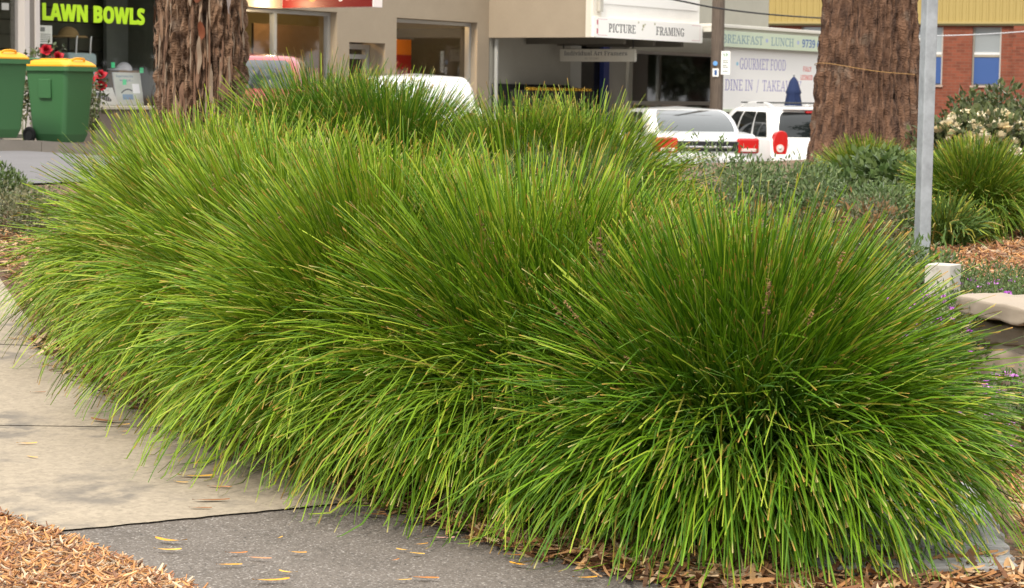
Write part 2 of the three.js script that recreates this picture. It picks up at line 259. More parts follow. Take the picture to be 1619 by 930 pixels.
// --- bank
const bank = shop('bank_building', 'beige rendered bank building with recessed windows and red blade sign', -5, 0.12);
{
  const t = bank, rev = mat('#a3947c', 0.9);
  const holes = [[-8.6, -5.52, 0.55, 2.83], [-5.18, -4.15, 0.13, 2.33], [-3.82, -1.29, 1.05, 2.8]];
  part('wall', wallWithHoles(t, -9.5, -0.9, -0.9, 5.5, holes, -0.24, 0), beigeM, t);
  // glazing set back in the openings
  const win = (s0, s1, h0, h1, mull) => {
    const g = pane('window_glass', t, s0, s1, h0, h1, -0.2); frameRect(t, g, s0 + 0.001, s1 - 0.001, h0, h1, -0.2, 0.06, alum);
    for (const m of mull) part('mullion', sb(t, m - 0.035, m + 0.035, h0 + 0.06, h1 - 0.06, -0.25, -0.15), alum, g);
  };
  win(-8.6, -5.52, 0.56, 2.82, [-6.98]); win(-3.82, -1.29, 1.06, 2.79, []);
  const d = part('door', sb(t, -5.17, -4.16, 0.14, 2.31, -0.42, -0.38), glassM, t); frameRect(t, d, -5.17, -4.16, 0.14, 2.31, -0.4, 0.09, alum); part('door_handle', sb(t, -4.35, -4.32, 0.9, 1.35, -0.36, -0.33, 0.01), alum, d);
  part('door_reveal', sb(t, -4.15, -4.1, 0.13, 2.33, -0.5, -0.24), rev, t); part('door_reveal', sb(t, -5.23, -5.18, 0.13, 2.33, -0.5, -0.24), rev, t); part('door_transom', sb(t, -5.18, -4.15, 2.05, 2.13, -0.43, -0.37), alum, t);
  room(t, -9.3, 1.2, 0.12, 3.1, -4.2, -0.52, mat('#8f8663', 0.9), mat('#5d5240', 0.7));
  // coloured wall panels indoors
  part('wall_panel', sb(t, -1.7, 0.05, 2.2, 2.5, -2.05, -2), mat('#c4741c', 0.7), t); part('wall_panel', sb(t, -1.7, 0.05, 1.0, 2.197, -2.05, -2), mat('#8e1d1a', 0.7), t);
  part('wall_panel', sb(t, -5.4, -3.55, 1.9, 2.66, -2.05, -2), mat('#5a4630', 0.8), t); part('wall_panel', sb(t, -5.4, -3.55, 1.5, 1.897, -2.05, -2), mat('#8a5a28', 0.8), t); part('wall_panel', sb(t, -5.4, -3.55, 0.3, 1.497, -2.05, -2), mat('#5c2a20', 0.8), t);
  part('counter', sb(t, -3.2, 0.6, 0.12, 1.2, -3.2, -2.4, 0.02), mat('#8a7a60', 0.6), t);
  part('letter_plate', sb(t, -2.2, -1.75, 1.6, 1.74, -0.28, -0.26), mat('#8fb0c4', 0.6), t);
}
function lamp(name, label, s, h, o, r, color, power) { // lit ceiling fitting: glowing disc and a light just below it
  const p = S(s, h, o), t = thing(name, label, 'lamp', [p.x, p.y, p.z]);
  part('housing', new THREE.CylinderGeometry(r + 0.02, r + 0.02, 0.05, 24).translate(0, 0.026, 0), mat('#d8d8d6', 0.5), t);
  part('diffuser', new THREE.CylinderGeometry(r, r, 0.02, 24).translate(0, -0.01, 0), mat('#fff6e4', 0.5, { emissive: C(color), emissiveIntensity: 2.5 }), t);
  const l = new THREE.PointLight(color, power, 0, 2); l.position.set(0, -0.06, 0); l.castShadow = true; l.shadow.radius = 4; t.add(l); l.name = 'lamp_light';
}
lamp('wall_lamp', 'round lit lamp on the bank wall beside the red blade sign', -7.5, 2.99, 0.19, 0.15, '#ffe2ae', 1.2);
lamp('ceiling_lamp', 'warm lit ceiling lamp inside the bank near orange wall panel', -2.2, 3.1, -1.4, 0.14, '#ffcf8a', 3);
lamp('ceiling_lamp', 'warm lit ceiling lamp inside the bank behind large left window', -5.2, 3.1, -1.4, 0.14, '#ffcf8a', 1.6);
{ // blade sign square to the wall
  const p = S(-7.0, 2.84, 0), t = thing('bank_sign', 'dark red projecting bank sign with orange roundel and white letters', 'sign', [p.x, p.y, p.z], PH);
  part('sign_box', box(0, 0.24, 0, 0.5, 0.01, 1.93), mat('#efe6e2', 0.5), t);
  const tx = canvasTex(1024, 256, (c, w, h) => { c.fillStyle = '#6b0a0c'; c.fillRect(0, 0, w, h); c.fillStyle = '#4c0708'; c.fillRect(258, 0, 5, h); c.fillStyle = '#fff'; c.font = 'bold 84px sans-serif'; c.fillText('CASH', 14, 184); c.fillStyle = '#f26a1b'; c.beginPath(); c.arc(345, 150, 58, 0, 7); c.fill(); c.fillStyle = '#6b0a0c'; c.beginPath(); c.arc(345, 150, 26, 0, 7); c.fill(); c.fillStyle = '#fff'; c.font = 'bold 92px serif'; c.fillText('Bendigo Bank', 412, 184, 560); });
  const f = part('sign_face', new THREE.PlaneGeometry(1.9, 0.5), mat('#fff', 0.45, { map: tx }), t); f.rotation.y = -Math.PI / 2; f.position.set(-0.003, 0.25, 0.965);
}
// --- picture framers
const framers = shop('framing_shop', 'cream picture framing shop with deep canopy and dark window', 3, -0.4);
{
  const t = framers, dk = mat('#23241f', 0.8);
  part('wall', wallWithHoles(t, -0.87, 10.6, -1, 5.2, [[2.0, 4.3, -0.45, 2.5], [4.45, 10.2, 0.2, 2.42]], -0.2, 0), renderMat([0.3, 0.29, 0.25]), t);
  const g = pane('window_glass', t, 4.45, 10.2, 0.2, 2.42, -0.1); frameRect(t, g, 4.451, 10.199, 0.2, 2.42, -0.1, 0.06, alum); part('transom', sb(t, 4.5, 10.15, 1.28, 1.36, -0.15, -0.05), mat('#9c9c99', 0.5), g);
  pane('door_glass', t, 2.5, 3.28, -0.4, 2.3, -0.12); part('door_panel', sb(t, 2.0, 2.5, -0.45, 2.5, -0.16, -0.06), mat('#a9aaa4', 0.7), t); part('door_post', sb(t, 3.28, 3.5, -0.45, 2.5, -0.1, 0.0), mat('#22326f', 0.5), t); part('door_panel', sb(t, 3.6, 4.3, -0.45, 2.5, -0.16, -0.08), mat('#8e8b84', 0.7), t);
  part('dark_dado', sb(t, -0.8, 1.95, -0.5, 1.66, 0.003, 0.04), mat('#1d1e1c', 0.8), t);
  room(t, -0.6, 10.4, -0.45, 2.6, -4, -0.22, dk, dk);
  // canopy: roof, beige end panel, fascia, parapet sign
  part('canopy_roof', sb(t, -0.72, 3.05, 2.56, 2.66, 0.003, 2.28), mat('#8a8478', 0.9), t);
  part('canopy_end', sb(t, -0.92, -0.73, 2.53, 4.6, 0.003, 2.2), beigeM, t);
  part('corner_board', sb(t, -0.96, -0.72, 2.53, 4.6, 2.203, 2.32), mat('#d9d2c4', 0.7), t); part('corner_board', sb(t, -0.99, -0.7, 2.75, 4.6, 2.323, 2.38), mat('#e3ddd0', 0.7), t);
  part('corner_bracket', sb(t, -1.0, -0.72, 2.53, 2.72, 2.323, 2.42, 0.01), mat('#ddd8cc', 0.7), t); part('conduit_box', sb(t, -0.86, -0.74, 3.0, 3.35, 2.383, 2.45, 0.01), mat('#bdb9ae', 0.6), t);
  part('parapet', sb(t, -0.7, 3.05, 2.9, 4.6, 2.2, 2.36), whiteWallM, t);
  for (const s of [0.3, 1.4, 2.5]) part('canopy_beam', sb(t, s, s + 0.07, 2.44, 2.558, 0.05, 2.28), mat('#57534b', 0.9), t);
  part('downpipe', new THREE.CylinderGeometry(0.04, 0.04, 3, 12).translate(-0.74 - t.b[0], 1.0 - t.b[1], 0.06), mat('#a9aaa6', 0.5), t);
}
{
  const p = S(0.95, 2.53, 2.37), t = thing('framing_sign', 'long white fascia sign lettered PICTURE FRAMING under the parapet', 'sign', [p.x, p.y, p.z], PH);
  part('sign_board', box(-1.98, 2.1, 0, 0.37, 0, 0.07, 0.006), mat('#efeee9', 0.5), t);
  const tx = canvasTex(1024, 92, (c, w, h) => {
    c.fillStyle = '#f7f6f2'; c.fillRect(0, 0, w, h); c.strokeStyle = '#c9929a'; c.lineWidth = 2; c.strokeRect(26, 8, w - 52, h - 18); c.fillStyle = '#f7f6f2'; c.fillRect(110, 4, w - 220, h - 8); c.fillStyle = '#b4485a'; c.fillRect(16, 12, 12, 22); c.fillRect(16, 52, 12, 24); c.fillStyle = '#4a4a4c'; c.font = 'bold 56px serif'; c.fillText('PICTURE', 120, 66, 290); c.fillText('FRAMING', 560, 66, 300);
    c.fillStyle = '#9c9a78'; for (const [x, y, r] of [[440, 28, 9], [455, 20, 5], [432, 44, 6], [395, 12, 5], [548, 14, 6]]) { c.beginPath(); c.arc(x, y, r, 0, 7); c.fill(); }
  });
  const f = part('sign_face', new THREE.PlaneGeometry(4.06, 0.365), mat('#fff', 0.5, { map: tx }), t); f.position.set(0.06, 0.185, 0.074);
  const up = canvasTex(512, 128, (c, w, h) => { c.fillStyle = '#f5f4f0'; c.fillRect(0, 0, w, h); c.fillStyle = '#2d6fb4'; c.beginPath(); c.moveTo(30, 20); c.lineTo(60, 20); c.lineTo(40, 66); c.fill(); c.font = 'bold 40px serif'; c.fillStyle = '#3b7f6a'; c.beginPath(); c.arc(220, 24, 18, 0, 7); c.fill(); c.fillStyle = '#2d6fb4'; c.beginPath(); c.arc(262, 26, 18, 0, 7); c.fill(); c.fillStyle = '#c98a3a'; c.beginPath(); c.arc(300, 22, 12, 0, 7); c.fill(); });
  const u = part('upper_face', new THREE.PlaneGeometry(3.6, 0.7), mat('#fff', 0.5, { map: up }), t); u.position.set(0.2, 0.98, 0.001);
}
{
  const p = S(1.2, 2.12, 1.14), t = thing('hanging_sign', 'pale grey sign lettered Individual Art Framers hanging under the canopy', 'sign', [p.x, p.y, p.z], PH);
  part('sign_board', box(-0.04, 0.04, 0, 0.25, -0.87, 0.87, 0.02), mat('#b9b6ab', 0.6), t);
  const tx = canvasTex(768, 112, (c, w, h) => { c.fillStyle = '#c4c1b6'; c.fillRect(0, 0, w, h); c.fillStyle = '#55585c'; c.font = 'bold 56px serif'; c.fillText('Individual Art Framers', 40, 58, 660); c.font = '26px serif'; c.fillStyle = '#85857f'; c.fillText('Ph 739 5660', 260, 96, 220); });
  const f = part('sign_face', new THREE.PlaneGeometry(1.7, 0.23), mat('#fff', 0.6, { map: tx }), t); f.rotation.y = -Math.PI / 2; f.position.set(-0.043, 0.125, 0);
  for (const z of [-0.8, 0.8]) part('hanger', new THREE.CylinderGeometry(0.012, 0.012, 0.24, 8).translate(0, 0.36, z), blackM, t);
}
{ // gilt frame mouldings on a rack just outside the framer's wall
  const p = S(1.0, walkH(1), 0.3), t = thing('frame_rack', 'rack of gilt picture frame moulding against the framing shop wall', 'rack', [p.x, p.y, p.z], PH);
  part('rack_body', box(-1.3, 1.3, 0, 1.55 - walkH(1), -0.2, 0.1), mat('#1e1e1d', 0.8), t);
  const gold = mat('#f0c245', 0.22, { metalness: 0.8 }), r = rng(9); for (let k = 0; k < 18; k++) part('moulding_end', box(-1.2 + k * 0.13, -1.11 + k * 0.13, 1.54 - walkH(1), 1.59 - walkH(1) + r() * 0.02, 0.05, 0.16, 0.015), gold, t);
}
// --- cafe
const cafe = shop('cafe_building', 'low white cafe with pale green fascia and lettered drop blind', 6.5, -0.5);
{
  const t = cafe;
  part('wall', wallWithHoles(t, 10.75, 16, -1, 2.9, [[11.2, 15, -0.4, 2.2]], -0.2, 0), renderMat([0.5, 0.47, 0.4]), t);
  part('canopy_roof', sb(t, 3.1, 14, 2.76, 2.85, 0.1, 2.66), mat('#d8d6cc', 0.7), t); part('roof_capping', sb(t, 3.1, 14, 2.853, 2.92, 2.3, 2.72, 0.01), mat('#e6e3d8', 0.6), t);
  for (const s of [3.3, 6.6, 10.2, 13.6]) part('canopy_post', sb(t, s, s + 0.09, -0.9, 2.757, 2.5, 2.59), mat('#cfd0c8', 0.6), t);
  part('blind_rail', sb(t, 3.4, 12.4, 1.16, 1.22, 2.56, 2.62, 0.01), mat('#c4cfb4', 0.6), t);
}
{
  const p = S(6.4, 2.47, 2.665), t = thing('cafe_sign', 'pale green fascia sign lettered BREAKFAST LUNCH with a phone number', 'sign', [p.x, p.y, p.z], PH);
  part('sign_board', box(-3.2, 6, 0, 0.32, 0, 0.05, 0.004), mat('#c9d6bd', 0.6), t);
  const tx = canvasTex(1024, 64, (c, w, h) => { c.fillStyle = '#cddac2'; c.fillRect(0, 0, w, h); c.fillStyle = '#6d8fa0'; c.font = '50px serif'; c.fillText('BREAKFAST', 24, 49, 290); c.fillText('LUNCH', 372, 49, 180); c.fillStyle = '#4a6aa8'; c.font = 'bold 48px sans-serif'; c.fillText('9739 64', 610, 49, 200); c.fillStyle = '#a9b6d8'; for (const x of [342, 580]) { c.beginPath(); c.arc(x, 30, 9, 0, 7); c.fill(); } });
  const f = part('sign_face', new THREE.PlaneGeometry(6.2, 0.31), mat('#fff', 0.6, { map: tx }), t); f.position.set(-0.08, 0.16, 0.053);
}
{
  const p = S(6.4, 1.22, 2.59), t = thing('drop_blind', 'white lettered cafe drop blind reading GOURMET FOOD DINE IN TAKEAWAY', 'blind', [p.x, p.y, p.z], PH);
  const tx = canvasTex(1024, 256, (c, w, h) => {
    c.fillStyle = '#f6f5f2'; c.fillRect(0, 0, w, h); c.fillStyle = '#9a93c4'; c.font = '66px serif'; c.fillText('GOURMET FOOD', 143, 86, 340); c.fillText('DINE IN  /  TAKEAWAY', 44, 178, 560);
    c.fillStyle = '#d8574c'; c.font = 'bold 30px sans-serif'; c.fillText('FULLY', 614, 86, 66); c.fillText('LICENSED', 596, 124, 96); c.fillText('FULLY', -30, 76, 66); c.fillText('LICENSED', -44, 112, 96); c.fillStyle = '#9fd0e8'; c.beginPath(); c.arc(128, 64, 8, 0, 7); c.fill();
  });
  part('blind_cloth', box(-2.95, 3.4, 0, 1.25, -0.006, 0.006), mat('#fff', 0.7), t);
  const f = part('blind_print', new THREE.PlaneGeometry(6.3, 1.22), mat('#fff', 0.7, { map: tx }), t); f.position.set(0.2, 0.62, 0.011);
}
// --- warehouse far right: brick below, ribbed metal above
const brickM = mat([1, 1, 1], 0.9, {
  map: colorTex(N5, (i, x, y) => { const row = Math.floor(y / N5 * 24), fx = (x / N5 * 8.5 + (row % 2) * 0.5) % 1, fy = (y / N5 * 24) % 1, id = Math.sin(row * 12.9 + Math.floor(x / N5 * 8.5 + (row % 2) * 0.5) * 78.2) * 43758.5, v = id - Math.floor(id); if (fx < 0.045 || fy < 0.13) return [0.19, 0.1, 0.07]; const k = 0.75 + 0.4 * v + 0.3 * (nB[i] - 0.5); return [0.21 * k, 0.058 * k, 0.03 * k]; }, 2.06),
});
{
  const t = thing('brick_warehouse', 'red brick warehouse with mustard ribbed metal upper wall and blue windows', 'building', [13.24, -0.6, -62], -22 * Math.PI / 180);
  const y0 = 0.6, sh = (a, b, c, d) => { const s = new THREE.Shape([[a, c], [b, c], [b, d], [a, d]].map((q) => new THREE.Vector2(q[0], q[1] + y0))); return s; };
  const wins = [[-1.86, -0.99], [-0.15, 0.67], [3.0, 3.85], [-5.2, -4.35]];
  const ws = sh(-12, 9, -1.5, 3.6); for (const [a, b] of wins) ws.holes.push(new THREE.Path([[a, 1.9], [a, 3.57], [b, 3.57], [b, 1.9]].map((q) => new THREE.Vector2(q[0], q[1] + y0))));
  part('wall', uvm(new THREE.ExtrudeGeometry(ws, { depth: 0.22, bevelEnabled: false }).translate(0, 0, -0.22)), brickM, t);
  part('pier', box(1.02, 1.4, -0.9, 3.6 + y0, 0.003, 0.1), brickM, t);
  for (const [a, b] of wins) {
    const g = part('window', box(a, b, 1.9 + y0, 3.57 + y0, -0.14, -0.13), phys('#9fa7ab', 0.05, { metalness: 0.2, specularIntensity: 1 }), t);
    part('frame', box(a, a + 0.05, 1.9 + y0, 3.57 + y0, -0.16, -0.08), mat('#8d8a80', 0.6), g); part('frame', box(b - 0.05, b, 1.9 + y0, 3.57 + y0, -0.16, -0.08), mat('#b4b1aa', 0.6), g); part('transom', box(a + 0.05, b - 0.05, 2.72 + y0, 2.77 + y0, -0.155, -0.085), mat('#a29a86', 0.6), g); part('transom', box(a + 0.05, b - 0.05, 2.78 + y0, 2.85 + y0, -0.155, -0.09), mat('#d8d9d8', 0.5), g);
    part('blue_panel', box(a + 0.05, b - 0.05, 1.95 + y0, 2.7 + y0, -0.125, -0.1), mat('#35558f', 0.5), g); part('sill', box(a - 0.03, b + 0.03, 1.85 + y0, 1.898 + y0, -0.2, 0.05), mat('#b09a8c', 0.7), g);
  }
  part('flashing', box(-12.05, 9.05, 3.603 + y0, 3.66 + y0, -0.25, 0.09), mat('#4c4526', 0.6), t); part('gutter_strip', box(-12.05, 9.05, 3.663 + y0, 3.72 + y0, -0.25, 0.06), mat('#ab9a63', 0.5), t);
  // ribbed sheet as one folded profile
  const prof = []; for (let x = -7.3; x < 9; x += 0.19) prof.push([x, 0], [x + 0.1, 0], [x + 0.125, 0.03], [x + 0.165, 0.03]);
  const rs = new THREE.Shape([...prof.map((q) => new THREE.Vector2(q[0], -q[1])), new THREE.Vector2(9.1, 0.1), new THREE.Vector2(-7.3, 0.1)]);
  const rg = new THREE.ExtrudeGeometry(rs, { depth: 3.4, bevelEnabled: false }); rg.rotateX(-Math.PI / 2); rg.translate(0, 3.722 + y0, 0);
  part('ribbed_cladding', rg, mat('#a8955a', 0.6), t);
  part('corner_trim', box(-7.55, -7.31, 2 + y0, 7.1 + y0, -0.3, 0.06), mat('#e4e0cf', 0.6), t);
  part('rear_wall', box(-12, -7.56, 3.73 + y0, 6.5 + y0, -0.2, 0.0), mat('#dcd9ce', 0.7), t);
}

// ---------------------------------------------------------------- trees
const barkTex = (c0, c1, c2, seed) => colorTex(N5, (i, x, y) => { const k = fbmS(x, y, seed); return mix3(mix3(c0, c1, clamp(k * 1.6 - 0.3, 0, 1)), c2, smooth(0.6, 0.75, nA[((y + seed * 7) % N5) * N5 + x])); }, 1);
const vert = tileNoise(N5, 64, 91), vert2 = tileNoise(N5, 32, 92);
function fbmS(x, y, seed) { const yy = Math.floor(y / 7) % N5; return 0.5 * vert[((yy + seed) % N5) * N5 + x] + 0.3 * vert2[((Math.floor(y / 3) + seed) % N5) * N5 + x] + 0.25 * nD[y * N5 + x]; }
function trunkGeo(r0, H, flare, ridges, depth, seed, lean = [0, 0]) {
  const nr = 200, nh = 420, pos = [], uv = [], idx = [];
  for (let j = 0; j <= nh; j++) for (let i = 0; i <= nr; i++) {
    const t = j / nh, y = t * t * H * 0.5 + t * H * 0.5, a = (i % nr) / nr * Math.PI * 2, cx = Math.cos(a), cz = Math.sin(a);
    let r = r0 * (1 - 0.5 * y / H) + flare * Math.exp(-y / 0.35) * (1 + 0.35 * Math.sin(a * 5 + seed));
    const wob = Nz.noise(cx * 1.2 + seed, y * 0.8, cz * 1.2) * 0.12 * r0;
    const warp = Nz.noise(cx * 2, y * 1.3 + seed, cz * 2) * 0.5;
    const f1 = Math.abs(Nz.noise(cx * ridges + warp, y * 0.9, cz * ridges + seed)), f2 = Math.abs(Nz.noise(cx * ridges * 2.3 + warp, y * 2.6, cz * ridges * 2.3 + seed + 9)), f3 = Nz.noise(cx * ridges * 3.4, y * 11, cz * ridges * 3.4 + seed);
    r += wob + depth * (Math.min(1, f1 * 3.2) - 0.6) + depth * 0.55 * (Math.min(1, f2 * 3) - 0.6) + depth * 0.7 * f3;
    pos.push(cx * r + lean[0] * y, y, cz * r + lean[1] * y); uv.push((i / nr) * Math.PI * 2 * r0, y);
  }
  for (let j = 0; j < nh; j++) for (let i = 0; i < nr; i++) { const a = j * (nr + 1) + i, b = a + nr + 1; idx.push(a, b, a + 1, a + 1, b, b + 1); }
  const g = new THREE.BufferGeometry(); g.setAttribute('position', new THREE.Float32BufferAttribute(pos, 3)); g.setAttribute('uv', new THREE.Float32BufferAttribute(uv, 2)); g.setIndex(idx); g.computeVertexNormals(); return g;
}
const leafM = phys([1, 1, 1], 0.75, { vertexColors: true, side: THREE.DoubleSide, transmission: 0.3, thickness: 0 });
// leaves as small folded diamonds, joined
function leafCloud(pts, len, wid, cols, seed, droop = 0) {
  const r = rng(seed), n = pts.length, pos = new Float32Array(n * 12), nor = new Float32Array(n * 12), col = new Float32Array(n * 12), idx = new Uint32Array(n * 6);
  const d = new THREE.Vector3(), s = new THREE.Vector3(), nn = new THREE.Vector3();
  for (let k = 0; k < n; k++) {
    const p = pts[k]; d.set(r() - 0.5, r() - 0.5 - droop, r() - 0.5); if (p[3] !== undefined) d.add(new THREE.Vector3(p[3], p[4], p[5]).multiplyScalar(0.9)); d.normalize();
    s.set(r() - 0.5, r() - 0.5, r() - 0.5).cross(d).normalize(); nn.crossVectors(s, d);
    const L = len * (0.6 + 0.8 * r()), w = wid * (0.7 + 0.6 * r()), c = cols[Math.floor(r() * cols.length)], kk = 0.75 + 0.5 * r();
    const q = [[0, 0, 0], [0.5, w / 2, 0.06], [1, 0, -0.05], [0.5, -w / 2, 0.06]];
    for (let v = 0; v < 4; v++) { const o = k * 12 + v * 3, a = q[v][0] * L, b = q[v][1], e = q[v][2] * L; pos[o] = p[0] + d.x * a + s.x * b + nn.x * e; pos[o + 1] = p[1] + d.y * a + s.y * b + nn.y * e; pos[o + 2] = p[2] + d.z * a + s.z * b + nn.z * e; nor[o] = nn.x; nor[o + 1] = nn.y; nor[o + 2] = nn.z; col[o] = c[0] * kk; col[o + 1] = c[1] * kk; col[o + 2] = c[2] * kk; }
    const b4 = k * 4; idx.set([b4, b4 + 1, b4 + 2, b4, b4 + 2, b4 + 3], k * 6);
  }
  const g = new THREE.BufferGeometry(); g.setAttribute('position', new THREE.BufferAttribute(pos, 3)); g.setAttribute('normal', new THREE.BufferAttribute(nor, 3)); g.setAttribute('color', new THREE.BufferAttribute(col, 3)); g.setIndex(new THREE.BufferAttribute(idx, 1)); return g;
}
const gumCols = [[0.06, 0.085, 0.035], [0.08, 0.1, 0.04], [0.05, 0.075, 0.03], [0.1, 0.11, 0.05]];
function crownOn(t, H, R, n, seed, limbM, cols = gumCols, leaf = [0.14, 0.03]) {
  const r = rng(seed), pts = [];
  for (let k = 0; k < 8; k++) {
    const a = k / 8 * 6.283 + r(), y0 = H * (0.62 + 0.3 * r()), rr = R * (0.45 + 0.5 * r()), y1 = y0 + R * (0.4 + 0.8 * r());
    const e = [Math.cos(a) * rr, y1, Math.sin(a) * rr];
    part('limb', tube([[0, y0, 0], [e[0] * 0.4, lerp(y0, y1, 0.55), e[2] * 0.4], e], 0.06 + 0.03 * r(), 10, 7), limbM, t);
    for (let c = 0; c < 9; c++) { const cc = [e[0] + (r() - 0.5) * R * 0.9, e[1] + (r() - 0.5) * R * 0.8, e[2] + (r() - 0.5) * R * 0.9], cr = R * (0.14 + 0.14 * r()); for (let q = 0; q < n / 72; q++) { const u = r() * 2 - 1, b = r() * 6.283, s = Math.sqrt(1 - u * u), w = cr * Math.cbrt(r()); pts.push([cc[0] + Math.cos(b) * s * w, cc[1] + u * w, cc[2] + Math.sin(b) * s * w]); } }
  }
  part('crown', leafCloud(pts, leaf[0], leaf[1], cols, seed + 1, 0.5), leafM, t).userData.kind = 'stuff';
}
{
  const b1 = mat([1, 1, 1], 0.95, { map: barkTex([0.042, 0.022, 0.013], [0.25, 0.148, 0.088], [0.25, 0.18, 0.13], 3), bumpMap: grayTex(N5, (i, x, y) => fbmS(x, y, 3), 1), bumpScale: 0.06 });
  const x = -2.85, z = -19.6, t = thing('eucalyptus_tree', 'shaggy grey brown stringybark trunk rising behind grass in front of bank', 'tree', [x, gh(x, z) - 0.05, z]);
  part('trunk', trunkGeo(0.385, 9, 0.06, 3.8, 0.085, 2.3), b1, t);
  // loose strips of bark hanging on the trunk, and bare orange and grey patches
  const r = rng(31), strip = (a, y, w, h, m, lift) => { const g = new THREE.PlaneGeometry(w, h, 3, 12), p = g.attributes.position, R = 0.4 * (1 - 0.5 * y / 9) + lift; for (let i = 0; i < p.count; i++) { const fy = Math.abs(p.getY(i)) / h * 2, px = p.getX(i) * (1 - 0.85 * Math.pow(fy, 3)) + w * 0.35 * Nz.noise(p.getY(i) * 7, a * 5, 4), py = p.getY(i), an = a + px / R + 0.03 * Nz.noise(py * 5, a * 3, 1), q = R + 0.02 * Nz.noise(px * 30, py * 9, a) + (py < -h * 0.3 ? (-h * 0.3 - py) * 0.12 : 0); p.setXYZ(i, Math.cos(an) * q, y + py, Math.sin(an) * q); } g.computeVertexNormals(); return part('bark_strip', g, m, t); };
  const tones = ['#7d624c', '#6f5442', '#86705c', '#80705f', '#6c503d'].map((c) => { const k = C(c); return mat([1, 1, 1], 0.95, { side: THREE.DoubleSide, map: colorTex(128, (i, x, y) => { const q = 0.55 + 0.9 * fbmS(x * 4, y * 3, 7); return [k.r * q, k.g * q, k.b * q]; }, 0.5) }); });
  for (let k = 0; k < 230; k++) strip(0.1 + r() * 2.9, 0.3 + r() * 2.7, 0.012 + 0.045 * r() * r(), 0.12 + 0.45 * r(), tones[Math.floor(r() * 5)], 0.01 + 0.06 * r());
  strip(1.5, 1.82, 0.12, 0.26, mat('#5e3018', 0.9, { side: THREE.DoubleSide }), 0.08); strip(1.42, 1.45, 0.06, 0.16, mat('#65341a', 0.9, { side: THREE.DoubleSide }), 0.075); strip(1.05, 1.98, 0.07, 0.4, mat('#c99a72', 0.9, { side: THREE.DoubleSide }), 0.085); strip(0.85, 1.9, 0.06, 0.6, mat('#8f8480', 0.9, { side: THREE.DoubleSide }), 0.085);
  crownOn(t, 9, 3.2, 9000, 41, b1);
}
{
  const b2 = mat([1, 1, 1], 0.96, { map: barkTex([0.04, 0.02, 0.013], [0.205, 0.112, 0.067], [0.21, 0.15, 0.11], 17), bumpMap: grayTex(N5, (i, x, y) => fbmS(x, y, 17), 1), bumpScale: 0.06 });
  const x = 3.25, z = -20, t = thing('ironbark_tree', 'thick reddish brown furrowed trunk standing behind the grey steel pole', 'tree', [x, gh(x, z) - 0.05, z]);
  part('trunk', trunkGeo(0.455, 9, 0.2, 7, 0.038, 7.7), b2, t);
  const ring = []; for (let k = 0; k <= 24; k++) { const a = k / 24 * 6.283; ring.push([Math.cos(a) * 0.475, 1.02 - 0.055 * Math.cos(a) + 0.01 * Math.sin(3 * a), Math.sin(a) * 0.475]); }
  part('twine', tube(ring, 0.0035, 90, 5), mat('#a07d4c', 0.8), t);
  crownOn(t, 9, 3.4, 9000, 43, b2);
}
// trees over the road, beyond the right of the frame, that the shop windows mirror
for (let k = 0; k < 13; k++) {
  const x = 12.5 + 2.7 * k, z = -29.5 - 3.3 * k - 1.5 * (k % 2), h = 6 + (k % 3), t = thing('roadside_tree', 'dark green roadside tree outside the frame, mirrored in the shop windows', 'tree', [x, gh(x, z), z], k * 1.7, 'roadside trees over the road');
  const bm = mat('#4b3b2e', 0.95); part('trunk', new THREE.CylinderGeometry(0.16, 0.3, h, 12).translate(0, h / 2, 0), bm, t); crownOn(t, 1.7, 3.3, 9000, 300 + k, bm, gumCols, [0.36, 0.22]);
}

// ---------------------------------------------------------------- tussock grass clumps
const bladeM = phys([1, 1, 1], 0.55, { vertexColors: true, side: THREE.DoubleSide, transmission: 0.14, thickness: 0, specularIntensity: 0.5 });
function bladeList(o, seed) { // each blade: a bent ribbon, given by its centre line
  const r = rng(seed), out = [], gauss = () => (r() + r() + r() + r() - 2) * 1.0, tufts = [];
  for (let k = 0; k < 16; k++) { const a = r() * 6.283, q = Math.sqrt(r()) * 0.7; tufts.push([Math.cos(a) * q, Math.sin(a) * q, gauss() * 0.16, gauss() * 0.16, 0.93 + 0.14 * r()]); }
  for (let k = 0; k < o.n; k++) {
    const tf = tufts[Math.floor(r() * 16)], ox = tf[0] + gauss() * 0.42, oz = tf[1] + gauss() * 0.42, az = Math.atan2(oz, ox), inner = Math.min(1, Math.hypot(ox, oz)), rb = o.base * inner, hang = r() < 0.42 * inner, rogue = r() < 0.13;
    let t0 = rogue ? 0.1 + 0.75 * r() : clamp(0.03 + o.tilt * Math.pow(inner, 1.3) * (0.55 + 0.5 * r()) + gauss() * 0.1, 0, 1.0);
    const azr = rogue ? r() * 6.283 : az + gauss() * 1.0, vx = Math.cos(azr) * t0 + tf[2] * 0.6 + gauss() * 0.06, vz = Math.sin(azr) * t0 + tf[3] * 0.6 + gauss() * 0.06, az2 = Math.atan2(vz, vx); t0 = Math.min(1.0, Math.hypot(vx, vz));
    const L = o.len * (0.78 + 0.25 * Math.sqrt(r())) * tf[4] * (r() < 0.08 ? 0.72 : 1) * (1 - 0.2 * inner), end = 0.15 + 0.35 * r() * r() + (rogue ? 2.2 * r() : hang ? 1.5 + 0.7 * r() : Math.pow(inner, 1.5) * o.bend * (0.35 + 1.0 * r())), bend = end / 1.25;
    const tone = Math.pow(r(), 1.15) * (rogue ? 1.15 : 1), dead = r();
    out.push({ x: Math.cos(az) * rb, z: Math.sin(az) * rb, az: az2, t0, L, bend, curl: gauss() * 0.75, w: o.w * (0.75 + 0.5 * r()), tw: gauss() * 1.3, tone, dead, tip: r(), kink: r() < 0.1 ? 0.35 + 0.4 * r() : 0 });
  }
  return out;
}
const tmpT = new THREE.Vector3(), tmpS = new THREE.Vector3(), tmpN = new THREE.Vector3();
